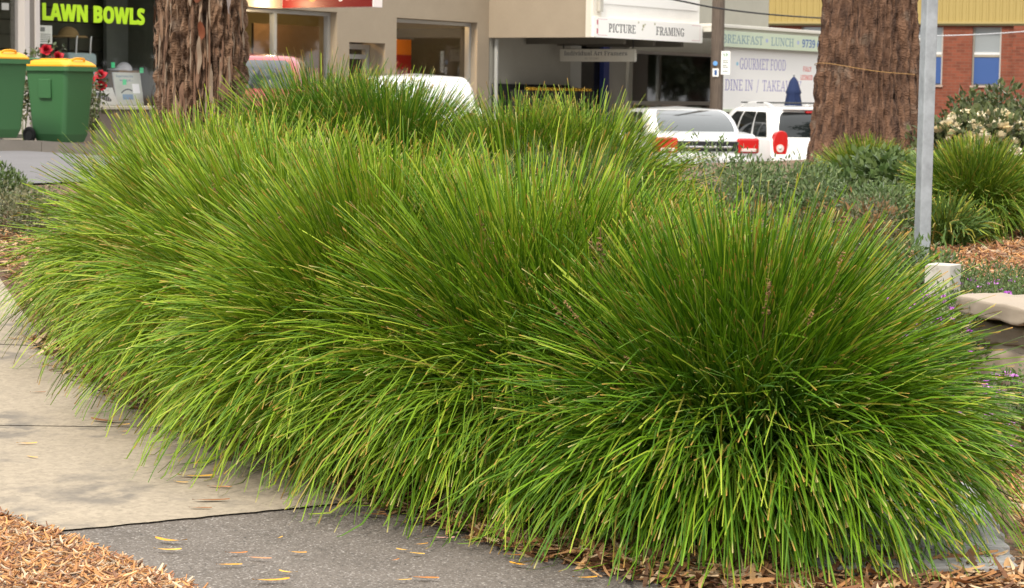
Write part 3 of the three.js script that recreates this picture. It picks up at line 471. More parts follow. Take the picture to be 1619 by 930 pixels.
function bladeGeo(list, o, bx, by, bz, seg) {
  const nv = (seg + 1) * 2, n = list.length, pos = new Float32Array(n * nv * 3), nor = new Float32Array(n * nv * 3), col = new Float32Array(n * nv * 3), idx = new Uint32Array(n * seg * 6);
  let vp = 0, ip = 0;
  list.forEach((b, k) => {
    let x = b.x, y = 0, z = b.z; const base = k * nv; let th = b.t0, az = b.az;
    let c = mix3(o.c0, o.c1, b.tone); const warm = b.dead < o.dead ? (b.dead < o.dead * 0.4 ? [0.36, 0.25, 0.06] : [0.36, 0.32, 0.04]) : null; if (warm) c = mix3(c, warm, 0.75); else if (b.tip > 0.9) c = mix3(c, [0.44, 0.52, 0.05], 0.7);
    const tipc = b.tip < 0.28 ? [0.42, 0.22, 0.05] : b.tip < 0.42 ? [0.48, 0.4, 0.16] : c;
    for (let j = 0; j <= seg; j++) {
      const t = j === seg ? 1 : j / (seg - 1) * 0.96, ds = b.L * (j === seg ? 0.04 : 0.96 / (seg - 1));
      if (j) { // step along the curve
        th = b.t0 + b.bend * Math.pow(t, 1.5) * 1.25 + (b.kink && t > b.kink ? 0.9 : 0); az = b.az + b.curl * t;
        const sx = Math.sin(th);
        x += Math.cos(az) * sx * ds; z += Math.sin(az) * sx * ds; y += Math.cos(th) * ds;
        const gy = gh(bx + x, bz + z) - by + 0.012 + 0.02 * b.tone; if (y < gy) y = gy;
      }
      tmpT.set(Math.cos(az) * Math.sin(th), Math.cos(th), Math.sin(az) * Math.sin(th)); tmpS.set(-Math.sin(az), 0, Math.cos(az)); tmpN.crossVectors(tmpS, tmpT);
      const cw = Math.cos(b.tw), sw = Math.sin(b.tw), wx = tmpS.x * cw + tmpN.x * sw, wy = tmpN.y * sw, wz = tmpS.z * cw + tmpN.z * sw, nx = -tmpS.x * sw + tmpN.x * cw, ny = tmpN.y * cw, nz = -tmpS.z * sw + tmpN.z * cw;
      const hw = b.w * 0.5 * (t < 0.1 ? 0.8 : 1 - 0.55 * Math.pow(t, 3)), cc = j === seg ? tipc : c;
      for (const e of [-1, 1]) { pos[vp] = x + wx * hw * e; pos[vp + 1] = y + wy * hw * e; pos[vp + 2] = z + wz * hw * e; const bl = 0.35 * e, lx = nx + wx * bl, ly = ny + wy * bl, lz = nz + wz * bl, l = Math.hypot(lx, ly, lz); nor[vp] = lx / l; nor[vp + 1] = ly / l; nor[vp + 2] = lz / l; col[vp] = cc[0]; col[vp + 1] = cc[1]; col[vp + 2] = cc[2]; vp += 3; }
    }
    for (let j = 0; j < seg; j++) { const a = base + j * 2; idx[ip++] = a; idx[ip++] = a + 1; idx[ip++] = a + 3; idx[ip++] = a; idx[ip++] = a + 3; idx[ip++] = a + 2; }
  });
  const g = new THREE.BufferGeometry(); g.setAttribute('position', new THREE.BufferAttribute(pos, 3)); g.setAttribute('normal', new THREE.BufferAttribute(nor, 3)); g.setAttribute('color', new THREE.BufferAttribute(col, 3)); g.setIndex(new THREE.BufferAttribute(idx, 1)); return g;
}
const spikeM = mat('#6e5532', 0.9), spikeM2 = mat('#8a6f45', 0.9);
function spikeGeo(r) { // a dry flower spike: thin stalk and clustered bracts
  const gs = [], L = 0.1 + 0.07 * r(), cone = new THREE.ConeGeometry(0.005, 0.016, 4);
  gs.push(new THREE.CylinderGeometry(0.0016, 0.0022, L + 0.3, 4).translate(0, L / 2 - 0.15, 0));
  for (let k = 0; k < 26; k++) { const c = cone.clone(); c.rotateZ(1.2 + 0.5 * r()); c.rotateY(r() * 6.28); const y = Math.floor(r() * 7) / 7 * L + r() * 0.006; c.translate(0, y, 0); const a = r() * 6.28; c.translate(Math.cos(a) * 0.006, 0, Math.sin(a) * 0.006); gs.push(c); }
  return joined(gs);
}
const spikes = (() => { const r = rng(77); return [0, 1, 2, 3].map(() => spikeGeo(r)); })();
function tussock(name, label, x, z, o, seed, singles, nSpikes, group) {
  const y = gh(x, z) - 0.01, t = thing(name, label, 'grass clump', [x, y, z], 0, group), list = bladeList(o, seed);
  const own = list.slice(0, singles), rest = list.slice(singles), seg = o.seg || 8;
  part('leaf_blades', bladeGeo(rest, o, x, y, z, seg), bladeM, t).userData.kind = 'stuff';
  for (const b of own) part('leaf_blade', bladeGeo([b], o, x, y, z, seg), bladeM, t);
  const r = rng(seed + 5);
  for (let k = 0; k < nSpikes; k++) {
    const a = r() * 6.283, tl = 0.15 + 0.75 * r(), sc = 0.6 + 0.5 * r(), d = 0.5 + 0.4 * r(), s = part('flower_spike', spikes[k % 4], k % 3 ? spikeM : spikeM2, t);
    s.position.set(Math.cos(a) * (0.1 + d * Math.sin(tl)), 0.12 + d * Math.cos(tl) * 1.0, Math.sin(a) * (0.1 + d * Math.sin(tl))); s.rotation.set(Math.sin(a) * tl, 0, -Math.cos(a) * tl); s.scale.set(sc, sc, sc);
  }
  return t;
}
const G0 = { n: 6600, base: 0.22, tilt: 0.55, len: 1.2, bend: 1.75, w: 0.0074, c0: [0.045, 0.125, 0.004], c1: [0.2, 0.345, 0.012], dead: 0.04 };
const YEL = { c0: [0.06, 0.15, 0.005], c1: [0.265, 0.39, 0.018] };
const row = 'mat rush clumps along the footpath';
tussock('tussock', 'nearest deep green grass clump at right, its blades over the grey sleepers', 0.75, -7.05, { ...G0, len: 1.19, n: 8000, tilt: 0.54, base: 0.25, c0: [0.035, 0.11, 0.003], c1: [0.17, 0.315, 0.01] }, 101, 220, 30, row);
tussock('tussock', 'bright grass clump left of the nearest one, drooping onto dark asphalt', 0.08, -7.75, { ...G0, len: 1.3, n: 7000, ...YEL, c0: [0.05, 0.135, 0.004], c1: [0.23, 0.365, 0.014] }, 102, 220, 18, row);
tussock('tussock', 'grass clump beside the joint of concrete path and dark asphalt', -0.45, -8.3, { ...G0, len: 1.3, ...YEL }, 103, 220, 12, row);
tussock('tussock', 'yellow green grass clump sweeping over middle of pale concrete path', -0.92, -9.15, { ...G0, len: 1.3, ...YEL }, 104, 220, 8, row);
tussock('tussock', 'leftmost grass clump on path edge, in front of shaggy trunk', -1.36, -10.3, { ...G0, len: 1.3, ...YEL, c0: [0.08, 0.16, 0.012] }, 105, 220, 6, row);
tussock('tussock', 'grass clump filling the gap between the nearest clump and bright clump', 0.34, -7.42, { ...G0, len: 1.14, n: 4800, c0: [0.045, 0.125, 0.004], c1: [0.2, 0.34, 0.012] }, 119, 160, 12, row);
tussock('tussock', 'grass clump half hidden behind the nearest two clumps', 0.5, -7.9, { ...G0, len: 1.18, n: 4400 }, 106, 60, 6, row);
tussock('tussock', 'grass clump in second row behind the path joint clump', 0.05, -9.0, { ...G0, len: 1.12, n: 4400, ...YEL }, 107, 60, 0, row);
tussock('tussock', 'grass clump in second row behind the yellow green clump', -0.45, -9.95, { ...G0, len: 1.12, n: 4400, ...YEL }, 108, 60, 0, row);
tussock('tussock', 'grass clump in second row at foot of shaggy trunk', -1.68, -11.2, { ...G0, len: 1.24, n: 4400, ...YEL }, 109, 60, 0, row);
const DK = { c0: [0.03, 0.095, 0.004], c1: [0.13, 0.26, 0.012], seg: 7, n: 8500, base: 0.22, tilt: 0.6 };
tussock('tussock', 'dark green grass clump between the trunk and the white car roof', -1.25, -14.2, { ...G0, ...DK, len: 1.32, w: 0.0072 }, 110, 20, 0, row);
tussock('tussock', 'dark green grass clump in front of the white car roof', -0.8, -13.8, { ...G0, ...DK, len: 1.27, w: 0.0072 }, 111, 20, 0, row);
tussock('tussock', 'round grass clump below the cream canopy end, left of two', 0.02, -13.4, { ...G0, ...DK, len: 1.16, w: 0.0072, c1: [0.22, 0.36, 0.018] }, 112, 20, 0, row);
tussock('tussock', 'round grass clump below the hanging sign, left of silver car', 0.43, -13.5, { ...G0, ...DK, len: 1.17, w: 0.0072, c1: [0.24, 0.37, 0.018] }, 113, 20, 0, row);
const BL = { c0: [0.06, 0.105, 0.04], c1: [0.11, 0.17, 0.06], seg: 6, n: 3000, w: 0.004, len: 0.95, dead: 0.03 };
tussock('fine_tussock', 'fine grey green grass clump in front of the round clumps, left', 0.0, -12.4, { ...G0, ...BL }, 114, 0, 0, 'fine grey green clumps');
tussock('fine_tussock', 'fine grey green grass clump in front of the round clumps, right', 0.35, -12.6, { ...G0, ...BL }, 115, 0, 0, 'fine grey green clumps');
const RT = { c0: [0.06, 0.13, 0.012], c1: [0.18, 0.27, 0.02], seg: 7, n: 3800, dead: 0.1 };
tussock('tussock', 'loose grass clump growing at the foot of the reddish trunk', 2.85, -17.3, { ...G0, ...RT, len: 0.6, w: 0.008 }, 116, 10, 0, row);
tussock('tussock', 'large drooping grass clump right of the pole above orange mulch', 3.35, -15.6, { ...G0, ...RT, len: 0.76, w: 0.009, tilt: 0.8 }, 117, 20, 0, row);
tussock('tussock', 'small bright strappy clump just right of the steel pole', 2.95, -14.9, { ...G0, ...RT, n: 500, len: 0.42, w: 0.014, c0: [0.06, 0.12, 0.02], c1: [0.12, 0.19, 0.03] }, 118, 20, 0, row);

// ---------------------------------------------------------------- shrubs and ground covers
const twigM = mat('#5b4835', 0.95);
function shrub(name, label, cat, x, z, rx, ry, rz, n, leaf, cols, seed, group, flowers) {
  const y = gh(x, z), t = thing(name, label, cat, [x, y, z], 0, group), r = rng(seed), pts = [];
  const clumps = []; for (let k = 0; k < 34; k++) { const a = r() * 6.283, u = r(), s = Math.sqrt(1 - u * u * 0.9); clumps.push([Math.cos(a) * s * rx * (0.55 + 0.4 * r()), ry * (0.14 + 0.76 * u), Math.sin(a) * s * rz * (0.55 + 0.4 * r()), 0.16 + 0.16 * r()]); }
  for (const c of clumps) { const m = n / clumps.length, sc = c[3] * (rx + ry + rz) / 3 * 1.7; for (let q = 0; q < m; q++) { const a = r() * 6.283, u = r() * 2 - 1, s = Math.sqrt(1 - u * u), w = Math.cbrt(r()) * sc, dx = Math.cos(a) * s, dz = Math.sin(a) * s; pts.push([c[0] + dx * w, Math.max(0.01, c[1] + u * w * 0.8), c[2] + dz * w, dx * 0.6, u * 0.5 + 0.35, dz * 0.6]); } }
  part('foliage', leafCloud(pts, leaf[0], leaf[1], cols, seed + 1), leafM, t).userData.kind = 'stuff';
  for (let k = 0; k < 9; k++) { const c = clumps[k]; part('stem', tube([[c[0] * 0.1, 0, c[2] * 0.1], [c[0] * 0.5, c[1] * 0.6, c[2] * 0.5], [c[0], c[1], c[2]]], 0.006 + 0.002 * (rx + ry), 6, 5), twigM, t); }
  if (flowers) for (let k = 0; k < flowers.n; k++) { const a = r() * 6.283, u = Math.pow(r(), 0.6), s = Math.sqrt(1 - u * u * 0.95), f = part(flowers.name, flowers.geos[k % flowers.geos.length], flowers.mats[k % flowers.mats.length], t); f.position.set(Math.cos(a) * s * rx * 1.0, ry * (0.2 + 0.88 * u), Math.sin(a) * s * rz * 1.0); f.rotation.set(r() - 0.5, r() * 6, r() - 0.5); f.scale.setScalar(flowers.size * (0.7 + 0.6 * r())); }
  return t;
}
function petalHead(n, seed, tiers) { // unit-size bloom of overlapping petals
  const r = rng(seed), gs = [];
  for (let q = 0; q < tiers; q++) for (let k = 0; k < n; k++) { const g = new THREE.CircleGeometry(0.5 - 0.1 * q, 5); g.scale(0.55, 0.7, 1); g.translate(0, 0.3 - 0.06 * q, 0); g.rotateX(-1.3 + q * 0.5 + 0.3 * r()); g.rotateY((k + q * 0.5) / n * 6.283); g.translate(0, 0.12 * q, 0); gs.push(g); }
  return joined(gs);
}
const bloom = [petalHead(6, 1, 5), petalHead(7, 2, 4)], tiny = (() => { const r = rng(4), gs = []; for (let k = 0; k < 26; k++) { const g = new THREE.CircleGeometry(0.16, 5); g.rotateX(-0.9 * r()); g.rotateY(r() * 6.28); const a = r() * 6.28, u = Math.sqrt(r()) * 0.5; g.translate(Math.cos(a) * u, 0.3 * (0.5 - u) + 0.1 * r(), Math.sin(a) * u); gs.push(g); } return [joined(gs)]; })();
const DS = { side: THREE.DoubleSide };
const greyG = [[0.1, 0.165, 0.045], [0.15, 0.22, 0.07], [0.08, 0.14, 0.035], [0.19, 0.24, 0.095]], deepG = [[0.06, 0.115, 0.02], [0.09, 0.15, 0.028], [0.12, 0.18, 0.04]], rustG = [[0.08, 0.1, 0.03], [0.17, 0.1, 0.03], [0.1, 0.11, 0.04], [0.24, 0.12, 0.035]];
const sg = 'grey green shrubs in the garden bed';
shrub('grey_shrub', 'grey green shrub in front of the silver sedan boot', 'shrub', 1.35, -15.2, 0.62, 0.56, 0.5, 5200, [0.045, 0.014], greyG, 201, sg);
shrub('grey_shrub', 'grey green shrub below the white wagon, left of reddish trunk', 'shrub', 1.95, -15.4, 0.55, 0.42, 0.5, 4600, [0.045, 0.014], greyG, 202, sg);
shrub('grey_shrub', 'low grey green shrub at foot of the reddish trunk', 'shrub', 2.4, -15.0, 0.5, 0.34, 0.45, 4200, [0.045, 0.014], greyG, 203, sg);
shrub('rust_shrub', 'rust tipped low shrub just left of the steel pole', 'shrub', 2.1, -13.4, 0.42, 0.44, 0.4, 4200, [0.04, 0.014], rustG, 204);
shrub('rust_shrub', 'rust flecked shrub behind the tops of nearest grass', 'shrub', 1.45, -13.2, 0.5, 0.42, 0.4, 4200, [0.04, 0.014], [...rustG, ...greyG], 205);
shrub('low_shrub', 'deep green leafy shrub between reddish trunk and steel pole', 'shrub', 2.85, -16.3, 0.42, 0.46, 0.4, 3600, [0.07, 0.04], deepG, 206);
shrub('low_shrub', 'deep green ground cover behind the nearest clump at the pole foot', 'shrub', 2.0, -12.2, 0.55, 0.34, 0.5, 4400, [0.045, 0.016], deepG, 207);
shrub('rose_bush', 'rose bush covered in cream blooms in front of brick warehouse', 'rose bush', 4.25, -19.6, 0.6, 0.56, 0.5, 4200, [0.07, 0.04], [[0.09, 0.12, 0.035], [0.13, 0.16, 0.05], [0.075, 0.105, 0.03]], 208, null, { n: 150, name: 'bloom', geos: bloom, mats: [mat('#efe6cd', 0.7, DS), mat('#e6d8b4', 0.7, DS)], size: 0.1 });
shrub('rose_bush', 'leafy rose bush at right edge with few cream blooms', 'rose bush', 5.05, -20.2, 0.7, 0.62, 0.5, 4600, [0.07, 0.04], [[0.09, 0.12, 0.035], [0.14, 0.16, 0.045], [0.075, 0.105, 0.03]], 209, null, { n: 14, name: 'bloom', geos: bloom, mats: [mat('#efe6cd', 0.7, DS)], size: 0.11 });
shrub('rose_bush', 'airy bush with red blooms just behind the cream roses', 'rose bush', 4.75, -21.6, 0.6, 0.72, 0.5, 2600, [0.07, 0.035], [[0.09, 0.12, 0.03], [0.07, 0.1, 0.03]], 210, null, { n: 8, name: 'bloom', geos: bloom, mats: [mat('#c01828', 0.6, DS)], size: 0.1 });
const vio = { n: 46, name: 'flower_head', geos: tiny, mats: [mat('#b45fc4', 0.7, DS), mat('#c983d0', 0.7, DS)], size: 0.036 };
shrub('verbena_mat', 'purple flowered ground cover behind the stone pier', 'ground cover', 2.55, -11.0, 0.6, 0.32, 0.55, 6500, [0.028, 0.01], deepG, 211, 'purple flowered ground covers', vio);
shrub('verbena_mat', 'purple flowered ground cover between white bollard and mulch', 'ground cover', 2.7, -12.3, 0.6, 0.16, 0.5, 6000, [0.028, 0.01], deepG, 212, 'purple flowered ground covers', { ...vio, n: 14 });
shrub('verbena_mat', 'purple flowered ground cover at foot of the stone pier', 'ground cover', 2.02, -8.35, 0.34, 0.32, 0.4, 4500, [0.028, 0.01], deepG, 213, 'purple flowered ground covers', { ...vio, n: 50, size: 0.028 });
shrub('verbena_mat', 'purple flowered ground cover between nearest grass and white bollard', 'ground cover', 1.85, -9.8, 0.4, 0.42, 0.4, 4500, [0.028, 0.01], deepG, 214, 'purple flowered ground covers', { ...vio, n: 50, size: 0.028 });
shrub('silver_shrub', 'low khaki grey shrub at left edge beside leaf litter', 'shrub', -3.62, -15.2, 0.65, 0.22, 0.5, 6000, [0.032, 0.016], [[0.17, 0.175, 0.075], [0.13, 0.145, 0.06], [0.23, 0.215, 0.11], [0.09, 0.115, 0.04]], 215);
shrub('low_shrub', 'small green shrub at left edge by the road', 'shrub', -4.35, -16.9, 0.5, 0.26, 0.4, 3500, [0.05, 0.018], deepG, 216);
shrub('low_shrub', 'brown green tuft of shrub beneath the bins at road edge', 'shrub', -3.0, -17.4, 0.6, 0.2, 0.5, 3000, [0.04, 0.014], greyG, 217);
{ // red roses behind the bins
  for (const [k, [x, z, h, lb]] of [[-6.25, -29.0, 1.32, 'tall red rose bush behind the gap between two bins'], [-5.72, -29.3, 1.0, 'short red rose bush behind the right bin'], [-6.65, -29.2, 1.25, 'leafy rose stem before the white door frame']].entries()) {
    const y = walkH(toS(x, z)[0]), t = thing('red_rose_bush', lb, 'rose bush', [x, y, z]), r = rng(500 + k), pts = [];
    for (let q = 0; q < 7; q++) { const a = r() * 6.28, e = [Math.cos(a) * 0.13, h * (0.75 + 0.25 * r()), Math.sin(a) * 0.13]; part('stem', tube([[0, 0, 0], [e[0] * 0.6, h * 0.5, e[2] * 0.6], e], 0.006, 6, 5), mat('#5d6b35', 0.8), t); for (let m = 0; m < 40; m++) { const f = 0.25 + 0.75 * r(); pts.push([e[0] * f + (r() - 0.5) * 0.16, h * f + (r() - 0.5) * 0.1, e[2] * f + (r() - 0.5) * 0.16]); } if (k < 2 && q < 5) { const f = part('bloom', bloom[q % 2], mat(q % 2 ? '#c4102c' : '#a80d22', 0.6, DS), t); f.position.set(e[0], e[1] + 0.02 - (q > 2 ? 0.35 : 0), e[2]); f.scale.setScalar(q > 2 ? 0.07 : 0.17); f.rotation.set(0.8, r() * 6, 0); } }
    part('foliage', leafCloud(pts, 0.08, 0.04, [[0.09, 0.12, 0.035], [0.06, 0.09, 0.03], [0.14, 0.13, 0.05]], 510 + k), leafM, t).userData.kind = 'stuff';
  }
}

// ---------------------------------------------------------------- wheelie bins
const binGreen = mat('#3a6a40', 0.5), binYellow = mat('#e8a416', 0.5);
{
  const sq = (w, d, y, r) => { const p = [], hw = w / 2, hd = d / 2; for (const [cx, cz, a0] of [[hw - r, hd - r, 0], [-hw + r, hd - r, 90], [-hw + r, -hd + r, 180], [hw - r, -hd + r, 270]]) for (let k = 0; k <= 4; k++) { const a = (a0 + k * 22.5) * Math.PI / 180; p.push([cx + Math.cos(a) * r, y, cz + Math.sin(a) * r]); } return p; };
  function loft(rings, cap = true) { const pos = [], idx = [], n = rings[0].length; for (const q of rings) for (const v of q) pos.push(...v); for (let j = 0; j < rings.length - 1; j++) for (let i = 0; i < n; i++) { const a = j * n + i, b = j * n + (i + 1) % n; idx.push(a, a + n, b, b, a + n, b + n); } if (cap) for (const [j, f] of [[0, 0], [rings.length - 1, 1]]) for (let i = 1; i < n - 1; i++) { const a = j * n; f ? idx.push(a, a + i + 1, a + i) : idx.push(a, a + i, a + i + 1); } let g = new THREE.BufferGeometry(); g.setAttribute('position', new THREE.Float32BufferAttribute(pos, 3)); g.setIndex(idx); g = g.toNonIndexed(); g.computeVertexNormals(); return uvm(g); }
  function bin(label, s, o, turn) {
    const p = S(s, walkH(s), o), t = thing('wheelie_bin', label, 'bin', [p.x, p.y, p.z], PH + turn, 'bins on the kerb'); t.scale.setScalar(1.02);
    // local: x across, z towards the front of the bin
    part('tub', loft([sq(0.4, 0.46, 0.02, 0.05), sq(0.47, 0.54, 0.12, 0.06), sq(0.54, 0.68, 0.9, 0.06), sq(0.545, 0.685, 0.94, 0.06)]), binGreen, t);
    part('rim', loft([sq(0.6, 0.75, 0.9, 0.06), sq(0.6, 0.75, 0.955, 0.06)]), binGreen, t);
    part('lid', loft([sq(0.585, 0.73, 0.957, 0.06), sq(0.585, 0.73, 0.975, 0.07), sq(0.54, 0.66, 1.01, 0.09), sq(0.46, 0.56, 1.035, 0.1), sq(0.3, 0.36, 1.042, 0.1)]), binYellow, t);
    for (const x of [-0.12, 0.12]) part('lid_ridge', box(x - 0.03, x + 0.03, 1.03, 1.055, -0.2, 0.22, 0.01), binYellow, t);
    part('handle', tube([[-0.2, 0.99, -0.36], [-0.2, 1.03, -0.43], [0.2, 1.03, -0.43], [0.2, 0.99, -0.36]], 0.018, 16, 6), binGreen, t);
    part('lid_grip', tube([[-0.1, 1.0, 0.28], [-0.1, 1.045, 0.31], [0.1, 1.045, 0.31], [0.1, 1.0, 0.28]], 0.013, 16, 6), binYellow, t);
    part('recess', box(-0.285, -0.262, 0.56, 0.8, -0.1, 0.1, 0.01), binGreen, t);
    part('label', box(-0.05, 0.02, 0.52, 0.66, 0.325, 0.332), mat('#c9d2cb', 0.6), t).rotation.x = -0.1;
    for (const x of [-0.27, 0.27]) { const w = part('wheel', new THREE.TorusGeometry(0.075, 0.028, 10, 24).rotateY(Math.PI / 2), mat('#1d1d1d', 0.85), t); w.position.set(x, 0.105, -0.27); part('hub', new THREE.CylinderGeometry(0.055, 0.055, 0.03, 18).rotateZ(Math.PI / 2), mat('#2a2a2a', 0.7), w); }
    part('axle', new THREE.CylinderGeometry(0.012, 0.012, 0.56, 8).rotateZ(Math.PI / 2).translate(0, 0.105, -0.27), mat('#333', 0.6), t);
  }
  bin('green wheelie bin with yellow lid, right of the two on kerb', -15.3, 3.35, 0.05);
  bin('green wheelie bin with yellow lid cut by left picture edge', -16.5, 3.42, -0.04);
}

// ---------------------------------------------------------------- parked cars
const paintWhite = phys('#f2f2f0', 0.35, { clearcoat: 0.8, clearcoatRoughness: 0.08 }), paintRed = phys('#a52632', 0.35, { clearcoat: 0.9, clearcoatRoughness: 0.08 }), paintSilver = phys('#eceded', 0.32, { metalness: 0.25, clearcoat: 0.8, clearcoatRoughness: 0.08 });
const carGlass = phys('#1a1f20', 0.05, { clearcoat: 0.6 }), paleGlass = phys('#3a4042', 0.04, { clearcoat: 1, specularIntensity: 1 }), lampRed = phys('#c20d10', 0.15, { clearcoat: 1 }), lampClear = phys('#e8d5cf', 0.12, { clearcoat: 1 }), chrome = mat('#e6e6e6', 0.15, { metalness: 0.9 }), tyreM = mat('#17171a', 0.85), rimM = mat('#a9abad', 0.35, { metalness: 0.7 });
function car(name, label, cat, x, z, heading, c) { // local: z back (rear at +), x right, y up; heading turns the nose from straight away to the left
  const [s, o] = toS(x, z), t = thing(name, label, cat, [x, o < ROAD_END ? roadH(s, o) : gh(x, z), z], heading, 'parked cars');
  t.rotation.order = 'YXZ';
  const L = c.L / 2, W = c.W / 2, sh = new THREE.Shape();
  sh.moveTo(-L + 0.05, 0.25);
  const arch = (zc) => { sh.lineTo(zc - 0.36, 0.24); sh.absarc(zc, 0.31, 0.36, Math.PI + 0.2, -0.2, true); };
  arch(-L + 0.85); arch(L - 0.9); sh.lineTo(L - 0.06, 0.28);
  for (const [a, b] of c.rear) sh.lineTo(L + a, b);
  for (const [a, b] of c.deck) sh.lineTo(L + a, b);
  sh.lineTo(-L + 1.25, c.belt); sh.quadraticCurveTo(-L + 0.3, c.belt - 0.06, -L + 0.1, 0.68); sh.quadraticCurveTo(-L - 0.02, 0.5, -L + 0.05, 0.25);
  const bg = new THREE.ExtrudeGeometry(sh, { depth: 2 * W - 0.16, bevelEnabled: true, bevelSize: 0.05, bevelThickness: 0.08, bevelSegments: 4, curveSegments: 10 }); bg.translate(0, 0, -(W - 0.08)); bg.rotateY(-Math.PI / 2);
  part('body', bg, c.paint, t);
  // cabin: rings of rounded rectangles from belt line to roof
  const nP = 14, lev = 12, ring = (u) => { const e = 1 - Math.pow(1 - u, 2.1), y = lerp(c.belt - 0.03, c.H, e * 0.94 + 0.06 * u), k = u; const z0 = lerp(c.cab[0], c.cab[1], k) , z1 = lerp(c.cab[3], c.cab[2], Math.pow(k, c.hatch ? 1.5 : 1)), hw = lerp(W - 0.05, W - 0.24, Math.pow(k, 1.4)); return { y, z0, z1, hw }; };
  const at = (p, u) => { // p 0..1 left side rear->front? 0-1 right, 1-2 rear, 2-3 left, 3-4 front
    const q = ring(u), rr = 0.16, side = Math.floor(p) % 4, f = p - Math.floor(p); let X, Z; const cz = (q.z0 + q.z1) / 2, hz = (q.z1 - q.z0) / 2;
    if (side === 0) { X = q.hw; Z = lerp(q.z0, q.z1, f); } else if (side === 1) { X = lerp(q.hw, -q.hw, f); Z = q.z1; } else if (side === 2) { X = -q.hw; Z = lerp(q.z1, q.z0, f); } else { X = lerp(-q.hw, q.hw, f); Z = q.z0; }
    const ax = Math.max(0, Math.abs(X) - (q.hw - rr)), az = Math.max(0, Math.abs(Z - cz) - (hz - rr)); if (ax > 0 && az > 0) { const l = Math.hypot(ax, az); if (l > rr) { X = Math.sign(X) * (q.hw - rr + ax / l * rr); Z = cz + Math.sign(Z - cz) * (hz - rr + az / l * rr); } }
    if (side === 1 || side === 3) Z += (side === 1 ? 1 : -1) * 0.05 * (1 - Math.pow(X / q.hw, 2)); else X += Math.sign(X) * 0.03 * (1 - Math.pow((Z - cz) / hz, 2));
    return new THREE.Vector3(X, q.y, Z);
  };
  const pos = [], idx = [], n = nP * 4; for (let j = 0; j <= lev; j++) for (let i = 0; i < n; i++) { const v = at(i / nP, j / lev); pos.push(v.x, v.y, v.z); }
  for (let j = 0; j < lev; j++) for (let i = 0; i < n; i++) { const a = j * n + i, b = j * n + (i + 1) % n; idx.push(a, a + n, b, b, a + n, b + n); }
  const q1 = ring(1); pos.push(0, c.H + 0.045, (q1.z0 + q1.z1) / 2); for (let i = 0; i < n; i++) idx.push(lev * n + i, n * (lev + 1), lev * n + (i + 1) % n);
  const cg = new THREE.BufferGeometry(); cg.setAttribute('position', new THREE.Float32BufferAttribute(pos, 3)); cg.setIndex(idx); cg.computeVertexNormals();
  part('cabin', cg, c.paint, t);
  const patch = (nm, p0, p1, u0, u1, m, sl0 = 0, sl1 = 0, round = 0.25) => { // window: a patch of the cabin surface, just proud of it
    const nu = 18, nv = 10, ps = [], ix = []; for (let j = 0; j <= nv; j++) for (let i = 0; i <= nu; i++) {
      const fv = j / nv, e = round * Math.pow(Math.abs(2 * fv - 1), 4) * 0.5, fu = lerp(e * 0.3, 1 - e * 0.3, i / nu), a = lerp(p0 + sl0 * fv, p1 + sl1 * fv, fu), u = lerp(u0, u1, fv), v = at(a, u), d = at(a + 0.01, u).sub(at(a - 0.01, u)), k = at(a, Math.min(1, u + 0.02)).sub(at(a, u - 0.02)), nn = k.cross(d).normalize().multiplyScalar(-0.007); ps.push(v.x - nn.x, v.y - nn.y, v.z - nn.z); }
    for (let j = 0; j < nv; j++) for (let i = 0; i < nu; i++) { const a = j * (nu + 1) + i; ix.push(a, a + nu + 1, a + 1, a + 1, a + nu + 1, a + nu + 2); }
    const g = new THREE.BufferGeometry(); g.setAttribute('position', new THREE.Float32BufferAttribute(ps, 3)); g.setIndex(ix); g.computeVertexNormals(); return part(nm, g, m, t);
  };
  patch('rear_window', 1.07, 1.93, c.rw[0], c.rw[1], c.glass || carGlass); patch('windscreen', 3.06, 3.94, 0.08, 0.72, carGlass);
  for (const [a, b, sa, sb2] of c.sideW) { patch('side_window', 2 + a, 2 + b, 0.1, 0.66, carGlass, sa, sb2); patch('side_window', 1 - b, 1 - a, 0.1, 0.66, carGlass, -sb2, -sa); }
  // lamps, plate, bumper line, wheels
  for (const sx of [-1, 1]) {
    const l = part('tail_lamp', c.lamp(sx), lampRed, t); l.position.set(sx * (W - c.lx), c.ly, L + c.lz);
    if (c.roundLamp) { const k = part('lamp_lens', new THREE.CylinderGeometry(0.066, 0.066, 0.03, 24).rotateX(Math.PI / 2).translate(sx * 0.015, -0.02, 0.055), lampClear, l); part('bulb', new THREE.SphereGeometry(0.03, 14, 8).translate(sx * 0.015, -0.02, 0.06), chrome, k); }
    else part('lamp_lens', box(-0.12, 0.13, -0.1, -0.045, 0.03, 0.062, 0.01), lampClear, l);
    part('mirror', new RoundedBoxGeometry(0.2, 0.13, 0.1, 2, 0.04).translate(sx * (W + 0.08), c.belt + 0.05, c.cab[0] + 0.55), c.paint, t);
    part('headlamp', new RoundedBoxGeometry(0.3, 0.14, 0.2, 2, 0.05).translate(sx * (W - 0.25), 0.68, -L + 0.2), lampClear, t);
    for (const zc of [-L + 0.85, L - 0.9]) { const w = part('wheel', new THREE.CylinderGeometry(0.31, 0.31, 0.2, 28).rotateZ(Math.PI / 2), tyreM, t); w.position.set(sx * (W - 0.12), 0.31, zc); part('rim', new THREE.CylinderGeometry(0.2, 0.2, 0.02, 20).rotateZ(Math.PI / 2).translate(sx * 0.1, 0, 0), rimM, w); }
  }
  part('boot_panel', box(-W + c.lx + 0.14, W - c.lx - 0.14, c.ly - 0.1, c.ly + 0.07, L + c.lz - 0.02, L + c.lz + 0.035, 0.02), c.panel || blackM, t);
  if (c.strip) part('chrome_strip', box(-0.42, 0.42, c.ly - 0.045, c.ly - 0.01, L + c.lz + 0.02, L + c.lz + 0.06, 0.01), chrome, t);
